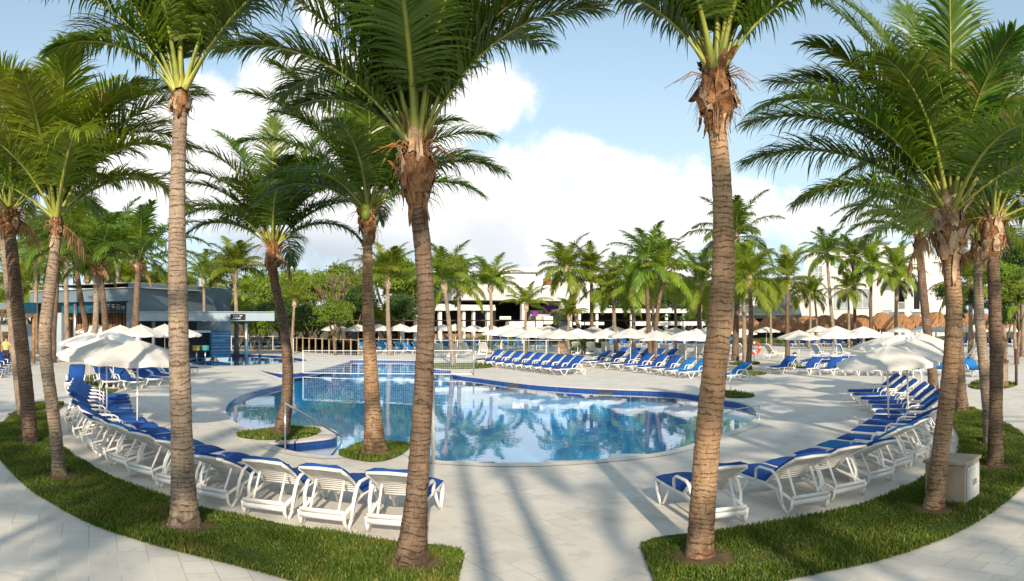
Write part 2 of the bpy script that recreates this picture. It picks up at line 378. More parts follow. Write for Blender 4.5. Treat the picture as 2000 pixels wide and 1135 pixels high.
M_WOOD = mat('warm_wood', (.36,.21,.10), .7, .25, .4, 5, .4, 20, col2=(.22,.12,.06))
M_WOODD = mat('dark_wood_beam', (.10,.065,.045), .7, .2, .3, 4)
M_WHITE = mat('white_render_wall', (.80,.78,.74), .8, .2, .05, .6, .1, 15)
M_LGREY = mat('light_grey_render', (.52,.53,.52), .7, .2, .1, .8)
M_SLATE = mat('slate_blue_panel', (.135,.195,.235), .5, .35, .12, .5)
M_SLATE2 = mat('pale_slate_panel', (.34,.42,.47), .5, .35, .1, .5)
M_TEAL = mat('teal_panel', (.01,.10,.17), .4, .4, .2, 1)
M_PALEW = mat('pale_weathered_wood', (.46,.36,.24), .75, .2, .35, 6, .4, 25)
M_DARK = mat('dark_interior', (.012,.014,.016), .6, .2)  # near-black; on interiors and openings their shade is put into this colour
M_GLASS = mat('window_glass', (.12,.17,.20), .08, .8, .5, .5)
M_CURT = mat('window_curtain', (.45,.50,.52), .4, .6, .25, 2)
M_ORANGE = mat('terracotta_roof_tile', (.42,.15,.06), .85, .15, .3, 3)
M_PURPLE = mat('purple_panel', (.20,.04,.26), .6, .2, .2, 1)
M_BTILE = stripes_mat('blue_striped_tile', (.02,.11,.24), (.06,.21,.33), 2, 5, .55, .25)
M_BAMB = stripes_mat('trunk_screen', (.34,.19,.085), (.10,.055,.03), 0, 2.6, .55, .8)
M_BEIGE = mat('beige_cabinet', (.37,.31,.24), .7, .25, .12, 2, .1, 30)
M_RED = mat('red_rescue_plastic', (.62,.04,.025), .4, .4, .1, 4)
M_BLACK = mat('black_plastic', (.02,.02,.02), .4, .4)
M_NET = mat('white_net_cord', (.78,.80,.82), .7, .2)

# ------------------------------------------------------------------ ground, pools
poolpx = [(441,797),(446,813),(462,827),(490,839),(520,838),(560,833),(605,832),(645,838),(659,847),(648,855),(600,861),(545,866),(524,865),
          (560,879),(615,889),(655,890),(685,877),(740,866),(790,866),(806,880),(845,898),(900,903),(1000,906),(1100,903),(1180,897),(1260,889),
          (1330,875),(1403,850),(1440,838),(1466,825),(1477,810),(1468,795),(1440,785),(1405,780),(1360,771),(1298,764),(1145,758),(1030,750),
          (934,738),(884,731),(879,723),(845,720),(825,708),(808,704),(740,703),(690,703),(680,707),(640,718),(592,727),(545,729),(505,722),
          (520,729),(548,739),(556,749),(530,756),(490,766),(456,780)]
barpx = [(366,703),(380,712),(450,714.5),(505,712.5),(548,709),(592,706),(598,702),(575,698),(540,694),(480,691.5),(420,692),(380,695)]
lapx = [(1560,704),(1600,710),(1680,710),(1760,706),(1800,700),(1740,695),(1620,695)]
pool = ccw(smooth_closed([G(*p) for p in poolpx], 5)); barp = ccw(smooth_closed([G(*p) for p in barpx], 5)); lapp = ccw(smooth_closed([G(*p) for p in lapx], 5))
def offset(poly, d):
    n = len(poly); out = []
    for i in range(n):
        a = poly[i-1]; b = poly[(i+1) % n]; tg = (b-a).normalized(); out.append(poly[i] + Vector((tg.y, -tg.x))*d)
    return out
def circle(r, n, cy=0): return [Vector((r*math.cos(2*math.pi*k/n), cy + r*math.sin(2*math.pi*k/n))) for k in range(n)]
holes = [pool, barp, lapp]
tag(sheet('ground', circle(1500, 64), holes, -.02, M_TERR), kind='structure')
deck_out = [Vector(p) for p in ((-75,-25),(75,-25),(95,40),(80,82),(30,84),(-10,80),(-40,76),(-70,60))]
tag(sheet('pool_deck', ccw(deck_out), holes, 0.0, M_PAVE), kind='structure')
def ring(name, poly, d, z, m):
    o2 = offset(poly, d); mb = MB(); n = len(poly)
    vs = [(p.x, p.y, z) for p in poly] + [(p.x, p.y, z) for p in o2] + [(p.x, p.y, z-.05) for p in poly]
    fs = [(i, i+n, (i+1) % n+n, (i+1) % n) for i in range(n)] + [(i, (i+1) % n, (i+1) % n+2*n, i+2*n) for i in range(n)]
    mb.add(vs, fs); return tag(mb.build(name, m), kind='structure')
WZ = -.13
for nm, pl, dep in (('pool', pool, 1.35), ('bar_pool', barp, 1.1), ('lap_pool', lapp, 1.1)):
    ring(nm+'_coping', pl, .32, .012, M_COPE)
    n = len(pl); mb = MB()
    vs = []
    for z in (-.03, -.45, -dep): vs += [(p.x, p.y, z) for p in pl]
    fs = []; 
    for lv in (0, 1):
        for i in range(n): fs.append((lv*n+i, (lv+1)*n+i, (lv+1)*n+(i+1) % n, lv*n+(i+1) % n))
    mb.add(vs, fs); mb.m = [0]*n + [1]*n
    tag(mb.build(nm+'_wall', [M_BAND, M_BASIN]), kind='structure')
    tag(sheet(nm+'_floor', pl, [], -dep, M_BASIN), kind='structure')
    tag(sheet(nm+'_water', offset(pl, -.003), [], WZ, M_WATER), kind='structure')

# grass beds
def bed(pxs, n=5): return ccw(smooth_closed([G(*p) for p in pxs], n))
leftbed = bed([(124,789),(102,812),(97,835),(108,862),(140,888),(190,918),(250,948),(330,978),(400,997),(480,1013),(620,1041),(740,1058),(860,1070),
               (896,1078),(906,1092),(895,1135),(880,1180),(800,1185),(650,1158),(560,1135),(500,1118),(390,1090),(270,1058),(170,1022),(110,990),(58,958),(20,922),(-12,885),(-40,850),(-25,835),(0,829),(40,800),(80,787)])
rightbed = bed([(1252,1072),(1262,1062),(1300,1051),(1400,1041),(1500,1028),(1600,1010),(1700,984),(1760,960),(1803,936),(1845,912),(1868,888),(1874,862),(1866,838),(1858,815),(1890,797),
                (1930,812),(1965,828),(2000,852),(2030,880),(2035,910),(2010,940),(1975,975),(1920,1015),(1850,1052),(1760,1085),(1680,1106),(1600,1122),(1540,1136),(1440,1160),(1350,1170),(1290,1160),(1275,1130)])
beds = [('grass_bed', leftbed), ('grass_bed', rightbed)]
for pxs in ([(463,850),(480,857),(540,861),(590,857),(625,845),(610,838),(560,835),(500,844)], [(662,890),(700,900),(735,903),(768,896),(795,882),(797,870),(760,866),(715,868),(680,878)],
            [(1398,768),(1420,777),(1455,778),(1474,774),(1450,769),(1420,767)], [(1425,732),(1455,735),(1497,731),(1480,727),(1445,727)], [(1423,711),(1450,714),(1485,711),(1460,707)],
            [(1498,721),(1530,722),(1580,721),(1560,716),(1520,716)], [(838,718),(880,721),(940,720),(965,716),(930,712),(860,711)], [(150,762),(200,770),(230,762),(225,742),(180,735),(150,745)],
            [(1893,757),(1930,762),(1975,757),(1985,750),(1940,746),(1900,748)]):
    beds.append(('grass_bed', bed(pxs)))
TRUNKS = [G(*p) for p in [(60,866),(116,932),(361,1033),(803,1104),(1367,1095),(1824,1000),(1944,914),(1934,868),(1880,806),(551,848),(732,889),(44,812)]]
def blades(poly, density, hgt, seed, wd=.008):
    rs = np.random.RandomState(seed); P = np.array([(p.x, p.y) for p in poly]); lo = P.min(0); hi = P.max(0)
    N = int((hi-lo).prod()*density); q = lo + rs.rand(N, 2)*(hi-lo)
    ins = np.zeros(N, bool); n = len(P); j = n-1
    for i in range(n):
        xi, yi = P[i]; xj, yj = P[j]; c = ((yi > q[:,1]) != (yj > q[:,1])) & (q[:,0] < (xj-xi)*(q[:,1]-yi)/(yj-yi+1e-12)+xi); ins ^= c; j = i
    q = q[ins]
    for c in TRUNKS: dd = np.hypot(q[:,0]-c.x, q[:,1]-c.y); q = q[rs.rand(len(q)) < np.clip((dd-.24)/.22, 0, 1)]
    az_ = np.arctan2(q[:,0], q[:,1]); q = q[(q[:,1] > 3) & (np.abs(az_) < .80)]
    N = len(q); a = rs.rand(N)*2*np.pi
    pat = .75+.35*np.sin(q[:,0]*2.3+np.sin(q[:,1]*1.7)*2)*np.sin(q[:,1]*2.9)
    h = hgt*(.5+rs.rand(N)*.75)*pat; ln = rs.rand(N)*.8*h; b = rs.rand(N)*2*np.pi
    dist = np.hypot(q[:,0], q[:,1]); wd_ = wd*(.6+dist/14)
    dx_ = np.cos(a)*wd_; dy_ = np.sin(a)*wd_
    v = np.zeros((N, 5, 3)); 
    v[:,0,0] = q[:,0]-dx_; v[:,0,1] = q[:,1]-dy_; v[:,1,0] = q[:,0]+dx_; v[:,1,1] = q[:,1]+dy_
    mx = q[:,0]+np.cos(b)*ln*.35; my = q[:,1]+np.sin(b)*ln*.35
    v[:,2,0] = mx+dx_*.8; v[:,2,1] = my+dy_*.8; v[:,2,2] = h*.6; v[:,3,0] = mx-dx_*.8; v[:,3,1] = my-dy_*.8; v[:,3,2] = h*.6
    v[:,4,0] = q[:,0]+np.cos(b)*ln; v[:,4,1] = q[:,1]+np.sin(b)*ln; v[:,4,2] = h
    k = np.arange(N)[:,None]*5
    f = np.concatenate([k+np.array([0,1,2]), k+np.array([0,2,3]), k+np.array([3,2,4])], 0)
    return v.reshape(-1, 3), f
M_SOIL = mat('bare_soil', (.17,.11,.065), .95, .1, .5, 9, .8, 45, col2=(.10,.075,.04))
for c in TRUNKS:
    o_ = [Vector((c.x+math.cos(k*.2618)*rnd.uniform(.33,.5), c.y+math.sin(k*.2618)*rnd.uniform(.33,.5))) for k in range(24)]; tag(sheet('soil', o_, [], .038, M_SOIL), kind='structure')
allv = []; allf = []; off = 0
for i, (nm, pl) in enumerate(beds):
    tag(sheet(nm, pl, [], .03 if i < 2 else .014, M_TURF), kind='structure')
    v, f = blades(pl, 3300 if i < 2 else (1500 if i < 4 else 350), .085 if i < 2 else (.10 if i < 4 else .12), i)
    v[:,2] += .01; allv.append(v); allf.append(f+off); off += len(v)
g = link('lawn_grass', npmesh('lawn_grass', np.concatenate(allv), np.concatenate(allf), [M_GRASS], tri=True))
tag(g, 'short green grass growing in the curved beds under the palms', 'grass', kind='stuff')

# ------------------------------------------------------------------ palms
def frond_arrays(az_, pitch, L, bend, n, seed, leaf=.62, wd=.03, seg=3, droop=.55, base=(0,0,0), curl=0.0, petr=.03, fold=.35, start=.2):
    rs = np.random.RandomState(seed); ns = 16; s = np.linspace(0, 1, ns)
    pit = pitch - bend*s**1.35; a = az_ + curl*s**1.5
    T = np.stack([np.sin(a)*np.cos(pit), np.cos(a)*np.cos(pit), np.sin(pit)], 1)
    Pt = np.concatenate([[np.zeros(3)], np.cumsum((T[1:]+T[:-1])/2*(L/(ns-1)), 0)]) + np.array(base)
    V = []; Fc = []; MI = []; off = 0
    # rachis: 4-sided tapered strip
    Sd = np.stack([np.cos(a), -np.sin(a), np.zeros(ns)], 1); Nn = np.cross(Sd, T)
    rad = petr*(1-.88*s)[:,None]*np.where(s < .12, 1.7-6*s, 1.0)[:,None]
    rv = np.stack([Pt+Sd*rad, Pt+Nn*rad*.6, Pt-Sd*rad, Pt-Nn*rad*.6], 1).reshape(-1, 3)
    i = np.arange(ns-1)[:,None]*4; 
    rf = np.concatenate([i+np.array([k, (k+1) % 4, (k+1) % 4+4, k+4]) for k in range(4)], 0)
    V.append(rv); Fc.append(rf); MI += [1]*len(rf); off = len(rv)
    m = 2*n; ss = np.repeat(start+(.995-start)*(np.linspace(0, 1, n)), 2) + rs.randn(m)*.002; ss = np.clip(ss, 0, .999)
    sg = np.tile([1, -1], n)[:,None]
    fi = ss*(ns-1); i0 = fi.astype(int); fr = (fi-i0)[:,None]; i1 = np.minimum(i0+1, ns-1)
    O = Pt[i0]*(1-fr)+Pt[i1]*fr; Tt = T[i0]*(1-fr)+T[i1]*fr; Sx = Sd[i0]; Nx = Nn[i0]
    prof = np.interp(ss, [start, start+.12, .45, .75, 1.0], [.62, .9, 1.0, .80, .36])
    ll = leaf*prof*(.9+.2*rs.rand(m))
    beta = np.interp(ss, [start, .5, 1], [R(80), R(60), R(24)]) + rs.randn(m)*.07
    gam = fold + rs.randn(m)*.12
    D = np.cos(beta)[:,None]*Tt + np.sin(beta)[:,None]*(sg*Sx*np.cos(gam)[:,None] + Nx*np.sin(gam)[:,None])
    dr = (droop*(.6+.8*rs.rand(m)))[:,None]; brk = (rs.rand(m) < .08)[:,None]; dr = np.where(brk, dr*2.5, dr)
    P_ = [O]; d = D.copy()
    for k in range(seg):
        P_.append(P_[-1]+d*(ll/seg)[:,None]); d = d + np.array([0, 0, -1.0])*dr*(k+1)/seg*1.1; d /= np.linalg.norm(d, axis=1)[:,None]
    Wv = np.cross(D, Nx+.25*rs.randn(m, 3)); Wv /= np.linalg.norm(Wv, axis=1)[:,None]+1e-9
    wp = [1.0, 1.15, .85, .55, .3][:seg] if seg < 4 else [1, 1.2, 1.0, .7]; wp = list(wp[:seg])+[.08]
    st = []
    for k in range(seg+1): st += [P_[k]+Wv*wd*.5*wp[k], P_[k]-Wv*wd*.5*wp[k]]
    lv = np.stack(st, 1).reshape(-1, 3); kk = np.arange(m)[:,None]*(2*(seg+1))
    lf = np.concatenate([kk+np.array([2*j, 2*j+1, 2*j+3, 2*j+2]) for j in range(seg)], 0)+off
    V.append(lv); Fc.append(lf); MI += [0]*len(lf)
    return np.concatenate(V), np.concatenate(Fc), MI
def frond_obj(parent, *a, mats=(M_FROND, M_PET), **k):
    v, f, mi = frond_arrays(*a, **k); return link('frond', npmesh('frond', v, f, list(mats), mi), parent)
def ragged_trunk(pts, r0, seed, n=20, step=.033):
    """pts: 3D points + radii -> dense rings with slightly irregular edges"""
    rs = random.Random(seed); cum = [0]
    for i in range(1, len(pts)): cum.append(cum[-1]+(pts[i][0]-pts[i-1][0]).length)
    N = max(8, int(cum[-1]/step)); P_ = []; rr = []
    for k in range(N+1):
        d = cum[-1]*k/N; i = max(0, min(len(pts)-2, sum(1 for c in cum if c <= d)-1)); u = (d-cum[i])/(cum[i+1]-cum[i]+1e-9)
        p = [pts[max(0, min(len(pts)-1, j))] for j in (i-1, i, i+1, i+2)]
        q = .5*((2*p[1][0])+(-p[0][0]+p[2][0])*u+(2*p[0][0]-5*p[1][0]+4*p[2][0]-p[3][0])*u*u+(-p[0][0]+3*p[1][0]-3*p[2][0]+p[3][0])*u**3)
        w_ = p[1][1]*(1-u)+p[2][1]*u
        if d < .25 and cum[-1] > 2: w_ *= 1+.22*(1-d/.25)**2
        P_.append(q); rr.append(w_*(1+(.028 if rs.random() < .4 else -.008)+rs.uniform(-.015, .015)))
    mb = MB(); mb.tube(P_, rr, n, 0, True, True); 
    for i in range(len(mb.v)):
        x, y, z = mb.v[i]; k = 1+rs.uniform(-.012, .012); c = P_[min(i//n, N)]
        mb.v[i] = (c.x+(x-c.x)*k, c.y+(y-c.y)*k, z)
    return mb
def sheaths(parent, top, rad, seed, amount=1.0, pale=.3, bh=.6):
    """overlapping dry leaf bases and fibre round the head of a palm, from the trunk's end upwards"""
    rs = random.Random(seed); rad *= 1.0 if amount < .5 else (1.2 if amount < 1.2 else 1.36)
    def R_(z): return rad*float(np.interp(z/bh, [-.1, 0, .25, .55, .8, 1.15], [.8, .98, 1.32, 1.22, .82, .45]))
    mb = MB(); zs = [-.1, 0, .12, .25, .4, .55, .7, .85, 1.0, 1.15]
    mb.lathe([(R_(z*bh)*.96, z*bh) for z in zs], 18, 0, Matrix.Translation(top), lambda i, k: 1+rs.uniform(-.07, .07)); mb.build('fibre_core', M_SHEATH, parent, True)
    mbs = [MB(), MB()]
    for k in range(int(20+26*amount)):
        a = rs.uniform(0, 2*math.pi); z0 = rs.uniform(-.02, .85)*bh; h = rs.uniform(.25, .5)*bh; wdt = rs.uniform(.4, .8)*rad; fl = rs.choice((.01, .02, .03, .05, .08, .11, .17))*rad/.17; dn = -1 if rs.random() < .3 else 1
        mb2 = mbs[rs.random() < pale]; rows = []; half = wdt/rad*.62; tw = rs.uniform(-.5, .5); curl = rs.uniform(-.3, .9)
        for j in range(6):
            u = j/5; z = z0+dn*h*u; ww = half*(1-.25*u)*(1 if j < 4 else (.75 if j == 4 else .35)); row = []
            for q in (-1, -.5, 0, .5, 1):
                an = a+ww*q+tw*u*.5; rr = max(R_(z), rad*.8)*1.04+.008+fl*u**1.7*(1+.5*curl*abs(q))+rs.uniform(-.006, .01); 
                row.append(top+Vector((math.cos(an)*rr, math.sin(an)*rr, z-fl*u*u*.5*(fl > .15)+rs.uniform(-.012, .012))))
            rows.append(row)
        vs = [p for r_ in rows for p in r_]; mb2.add(vs, [(5*j+i, 5*j+i+1, 5*j+i+6, 5*j+i+5) for j in range(5) for i in range(4)])
    for k in range(int(70*amount)):       # loose fibre strands
        a = rs.uniform(0, 2*math.pi); d = Vector((math.cos(a), math.sin(a), 0)); z0 = rs.uniform(0, .9)*bh; p = top+d*R_(z0)+Vector((0,0,z0))
        q1 = p+d*rs.uniform(.02,.12)+Vector((0,0,rs.uniform(-.12,.08))); q2 = q1+d*rs.uniform(0,.06)+Vector((rs.uniform(-.05,.05),rs.uniform(-.05,.05),rs.uniform(-.22,-.02)))
        mbs[rs.random() < .4].tube([p, q1, q2], [.007, .004, .0015], 3)
    mbs[0].build('leaf_sheath', M_SHEATH, parent, True); mbs[1].build('leaf_sheath', M_SHEATH2, parent, True)

def palm(name, label, px, r, fronds, seed, tm=M_TR1, leaf=.86, L=3.3, n=118, sheath=1.0, fm=(M_FROND, M_PET), dead=1, pale=.3, rand=0, rmax=85, rmin=-15, coco=0, lean=None, wd=.027, group=None):
    """px: (x, y, width px) from ground up, on the cylinder of distance r; fronds: (azimuth relative to the view, pitch, length, bend)"""
    base = GR(px[0][0], r); va = AZ(px[-1][0]); root = empty(name, base)
    pts = [(PR(x, y, r)-base, w_*r/F*.5) for x, y, w_ in px]; pts[0] = (Vector((pts[0][0].x, pts[0][0].y, -.05)), pts[0][1])
    ragged_trunk(pts, 0, seed).build('trunk', tm, root, True)
    top = pts[-1][0]; rad = pts[-1][1]
    bh = .28+.36*min(sheath, 1.7); sheaths(root, top, rad, seed, sheath, pale, bh)
    rs = random.Random(seed*13+1); fl = list(fronds)
    for k in range(rand):
        u = (k+.5)/max(1, rand); fl.append((k*137.5+rs.uniform(-20, 20), rmax+(rmin-rmax)*u**.85+rs.uniform(-8, 8), L*rs.uniform(.86, 1.08)*(1 if u > .15 else .8), rs.uniform(45, 75)+25*u))
    up = top+Vector((0, 0, bh*.72))
    for i, fr in enumerate(fl):
        a_, p_, l_, b_ = fr[:4]; a = va+R(a_); p = R(p_)
        b0 = up+Vector((math.sin(a), math.cos(a), 0))*rad*.75+Vector((0, 0, .12*math.sin(p)-.05))
        dr = .45+.55*max(0, (70-p_)/90)
        frond_obj(root, a, p, l_, R(b_), n, seed*101+i, leaf=leaf*min(1, l_/3.0)*rs.uniform(.93, 1.07), wd=wd, base=tuple(b0), curl=R(rs.uniform(-16, 16)), droop=dr, mats=fm, fold=.35-.5*max(0, (40-p_)/80), petr=.042, seg=4)
    for i in range(dead):
        a = rs.uniform(0, 6.28); frond_obj(root, a, R(rs.uniform(-30, -5)), L*rs.uniform(.25, .4), R(60), 20, seed*77+i, leaf=.4, wd=.03, base=tuple(top+Vector((0,0,bh*.6))), droop=1.2, mats=(M_DEAD, M_PETD), fold=-.6)
    if sheath > .5:
        mb = MB()
        for k in range(16):
            a = rs.uniform(0, 6.28); d = Vector((math.cos(a), math.sin(a), 0)); p = up+d*rad; mb.tube([p, p+d*.18+Vector((0,0,.05)), p+d*rs.uniform(.3,.5)+Vector((0,0,rs.uniform(-.25,.1)))], [.008, .006, .003], 4)
        mb.build('flower_stalk', M_FLOWER, root)
    for k in range(coco):
        a = rs.uniform(0, 6.28); mb = MB(); c = top+Vector((math.cos(a)*rad*1.8, math.sin(a)*rad*1.8, bh*.7+rs.uniform(-.1, .15)))
        mb.lathe([(.0,-.13),(.07,-.1),(.10,0),(.075,.08),(0,.12)], 10, 0, Matrix.Translation(c)); mb.build('coconut', M_COCO, root, True)
    tag(root, label, 'palm tree', group or 'palms in the curved grass beds around the pool'); return root

NEAR = 'tall palms around the pool'
# left to right
palm('palm_tree', 'brown-trunked palm at the left picture edge with its crown half outside', [(60,866,33),(53,780,29),(44,690,28),(33,590,27),(24,500,25),(19,455,23)], RG(866), [(90,72,3.2,75),(60,80,3.4,60),(110,60,2.8,80),(-60,70,3.2,60),(0,78,3.4,50),(95,50,2.4,80)], 3, M_TR2, rand=15, L=3.2, rmax=86, rmin=30, group=NEAR)
palm('palm_tree', 'curved pale palm on the left lawn with yellow-green fronds above white umbrellas', [(116,932,33),(112,880,25),(103,800,25),(92,720,26),(88,650,26),(97,570,25),(106,500,21),(110,462,18)], RG(932),
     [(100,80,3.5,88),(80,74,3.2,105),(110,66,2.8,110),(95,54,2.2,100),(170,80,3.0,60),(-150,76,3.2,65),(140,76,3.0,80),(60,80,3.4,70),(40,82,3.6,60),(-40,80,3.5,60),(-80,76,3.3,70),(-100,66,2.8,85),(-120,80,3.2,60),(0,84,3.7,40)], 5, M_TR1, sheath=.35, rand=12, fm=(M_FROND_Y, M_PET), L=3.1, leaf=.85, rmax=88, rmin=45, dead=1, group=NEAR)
palm('palm_tree', 'tallest straight pale palm on the left lawn, flared base beside the loungers', [(361,1033,73),(360,1000,58),(358,950,50),(355,850,43),(350,700,41),(347,550,38),(346,400,32),(349,300,29),(352,222,28)], RG(1030),
     [(178,84,3.0,18),(-90,62,2.7,60),(-100,70,2.8,55),(-60,72,2.9,55),(95,62,2.8,50),(80,70,3.0,50),(120,72,2.8,60),(-85,52,2.0,75)], 107, M_TR1, sheath=.2, rand=7, rmax=86, rmin=62, L=3.0, n=120, dead=0, group=NEAR)
palm('palm_tree', 'slender brown palm on the small grass island left of the handrail', [(551,848,42),(553,828,30),(560,780,23),(562,720,21),(556,650,19),(545,590,18),(537,555,18),(533,522,17)], RG(846),
     [(-90,72,3.3,88),(-82,58,2.8,95),(-95,44,2.3,90),(-100,80,3.4,75),(90,72,3.2,85),(85,60,2.9,95),(96,44,2.3,95),(100,80,3.4,70),(0,84,3.6,30),(60,82,3.5,50),(-60,82,3.5,50),(170,76,2.8,80),(-150,70,2.6,90),(150,66,2.6,95)], 11, M_TR2, rand=9, L=3.0, rmax=86, rmin=35, leaf=.8, group=NEAR)
palm('palm_tree', 'straight palm on the grass tongue at the near pool edge, left of centre', [(732,889,60),(731,860,42),(728,800,32),(724,720,27),(720,640,24),(718,560,21),(718,500,19),(719,462,18)], RG(887),
     [(-92,70,3.6,62),(-85,60,3.2,70),(-100,80,3.6,55),(88,56,3.0,82),(96,66,3.1,80),(100,40,2.4,75),(-96,42,2.4,85),(0,84,3.7,30),(60,80,3.6,50),(-30,82,3.6,45),(175,78,3.0,60),(150,70,2.6,90)], 13, M_TR3, rand=9, L=3.0, rmax=86, rmin=35, dead=0, coco=5, leaf=.84, group=NEAR)
palm('palm_tree', 'dark-trunked palm with shaggy rusty head standing left of the central walkway', [(803,1104,80),(806,1060,58),(813,980,44),(822,850,40),(829,720,37),(832,600,33),(826,490,33),(819,430,33),(813,388,32)], RG(1100),
     [(178,87,3.0,6),(-90,64,3.1,48),(-98,54,2.5,62),(-82,74,3.2,60),(-70,80,3.2,50),(86,74,3.0,58),(95,66,2.6,66),(75,80,3.1,50),(110,72,2.6,70),(-130,76,2.8,50),(150,78,2.7,50),(-30,82,3.2,40),(30,80,3.2,45),(-60,48,1.9,60)], 17, M_TR2, rand=6, rmax=86, rmin=62, L=3.0, n=130, sheath=1.35, dead=0, pale=.45, group=NEAR)
palm('palm_tree', 'tall palm right of the central walkway with rusty shaggy head', [(1367,1095,58),(1368,1060,53),(1373,980,51),(1382,860,50),(1396,720,49),(1410,580,47),(1413,450,41),(1408,330,37),(1399,238,35)], RG(1090),
     [(-92,66,2.7,88),(-84,72,3.0,75),(-100,58,2.2,85),(-70,78,3.1,55),(90,68,2.7,88),(98,60,2.3,88),(80,76,3.0,65),(60,80,3.1,50),(175,84,2.6,15),(-140,76,2.6,60),(140,74,2.6,60),(0,82,3.2,40)], 19, M_TR3, rand=5, rmax=86, rmin=62, L=2.9, n=130, sheath=1.25, dead=0, pale=.25, group=NEAR)
palm('palm_tree', 'leaning golden palm in front of the beige utility box, huge crown at right', [(1824,1000,46),(1829,950,39),(1840,860,35),(1852,760,33),(1861,670,34),(1863,590,33),(1856,505,32)], RG(996),
     [(-92,54,3.3,66),(-88,42,3.1,62),(-84,64,3.5,60),(-76,76,3.8,38),(-60,80,3.8,40),(-30,82,3.8,35),(178,86,3.2,10),(85,72,3.6,38),(95,60,3.2,50),(60,78,3.7,40),(105,44,2.6,70),(-120,72,3.0,60),(-100,30,2.2,60)], 23, M_TR3, rand=10, rmax=86, rmin=40, L=3.3, n=136, sheath=1.65, dead=1, pale=.6, leaf=.92, group=NEAR)
palm('palm_tree', 'dark brown palm at far right with shaggy pale sheaths', [(1944,914,38),(1944,880,32),(1945,800,27),(1946,700,27),(1943,600,26),(1939,492,25)], RG(912),
     [(-90,66,3.2,65),(90,70,3.4,55),(0,82,3.6,35),(175,82,3.0,20),(-70,78,3.5,45)], 29, M_TR2, rand=12, rmax=86, rmin=30, L=3.2, sheath=1.4, pale=.55, leaf=.88, group=NEAR)
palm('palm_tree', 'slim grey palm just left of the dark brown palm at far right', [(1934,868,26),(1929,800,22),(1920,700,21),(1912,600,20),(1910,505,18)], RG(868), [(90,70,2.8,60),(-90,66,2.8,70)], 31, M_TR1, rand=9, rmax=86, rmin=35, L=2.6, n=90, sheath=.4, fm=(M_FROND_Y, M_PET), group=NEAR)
palm('palm_tree', 'short-based brown palm behind the leaning golden palm at right', [(1880,806,32),(1876,770,25),(1872,700,23),(1868,600,22),(1866,510,20)], RG(806), [(-90,60,3.0,75)], 37, M_TR2, rand=9, rmax=86, rmin=35, L=3.2, n=90, group=NEAR)
palm('palm_tree', 'slim brown palm behind the white umbrella cluster at right', [(1824,764,22),(1820,720,19),(1812,650,18),(1802,560,17),(1797,490,15)], RG(764), [(-90,52,3.6,85),(90,52,3.2,80),(-70,70,3.6,60),(-95,36,2.8,70)], 41, M_TR2, rand=11, rmax=84, rmin=25, L=3.1, n=90, wd=.045, leaf=.85, group=NEAR)
palm('palm_tree', 'dark palm behind the left white umbrellas, near the bar corner', [(258,722,17),(262,660,15),(266,600,13),(270,530,12)], 41, [(-90,50,4,80),(90,50,4.2,85)], 43, M_TR2, rand=16, rmax=86, rmin=22, L=4.3, n=56, wd=.06, leaf=1.0, group=NEAR)
palm('palm_tree', 'pale palm before the slate bar fascia, right one of the twin trunks', [(206,720,15),(206,650,13),(203,600,12),(196,535,11)], 42, [(-90,45,4.2,80)], 47, M_TR2, rand=16, rmax=86, rmin=22, L=4.6, n=56, wd=.06, leaf=1.0, group=NEAR)
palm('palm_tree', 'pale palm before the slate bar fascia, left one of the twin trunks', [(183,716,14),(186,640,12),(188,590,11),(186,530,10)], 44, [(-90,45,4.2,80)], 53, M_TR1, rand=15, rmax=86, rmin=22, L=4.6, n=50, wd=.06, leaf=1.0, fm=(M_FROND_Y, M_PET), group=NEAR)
palm('palm_tree', 'leaning grey palm left of the twin trunks before the slate bar', [(178,712,12),(168,640,11),(156,570,10),(146,500,9)], 46, [(-90,45,4.2,80)], 59, M_TR2, rand=14, rmax=86, rmin=22, L=4.6, n=50, wd=.06, leaf=1.0, group=NEAR)
palm('palm_tree', 'thin leaning palm at the back of the left lawn, left of the curved pale palm', [(44,812,20),(34,740,17),(24,640,16),(12,520,15),(2,430,14)], RG(812), [(60,70,3,60)], 61, M_TR1, rand=12, rmax=84, rmin=5, L=3.2, n=56, group=NEAR)
palm('palm_tree', 'slim palm rising in front of the trunk screen, right behind the curved pale palm', [(104,706,14),(104,650,13),(108,590,12),(112,520,11)], 48, [(60,60,4,70)], 67, M_TR2, rand=14, rmax=84, rmin=5, L=4.4, n=50, wd=.06, leaf=1.0, group=NEAR)

# palms behind the camera: their shadows fall into the picture
for i, (x, y, h, fr) in enumerate(((1.55, -3.2, 8.6, 12), (0.95, -4.6, 9.6, 12), (4.2, -4.0, 8.0, 14), (8.2, -4.4, 8.2, 14), (-4.6, -4.8, 7.0, 14), (-8.4, -3.2, 7.4, 14), (-12.5, -1.5, 7.6, 12), (12.5, -1.5, 7.8, 12), (-2.9, -10.4, 8.0, 14), (-6.2, -9.2, 7.8, 14), (-9.5, -8.0, 8.2, 14), (5.6, -9.8, 8.0, 14), (8.0, -8.6, 8.0, 14), (10.8, -7.0, 8.4, 14))):
    root = empty('palm_tree', (x, y, 0)); ragged_trunk([(Vector((0,0,-.05)), .2), (Vector((.1,0,h*.5)), .115), (Vector((.05,.1,h)), .085)], 0, 200+i, 12, .2).build('trunk', M_TR1, root, True)
    for k in range(fr):
        frond_obj(root, R(k*137.5), R(75-80*k/fr), 3.2, R(70), 46, 900+i*20+k, leaf=.65, wd=.04, base=(.05, .1, h), droop=.5, seg=2)
    tag(root, ORD[i]+' tall palm on the walkway side behind the viewer, seen only as a shadow', 'palm tree', 'palms behind the viewpoint')

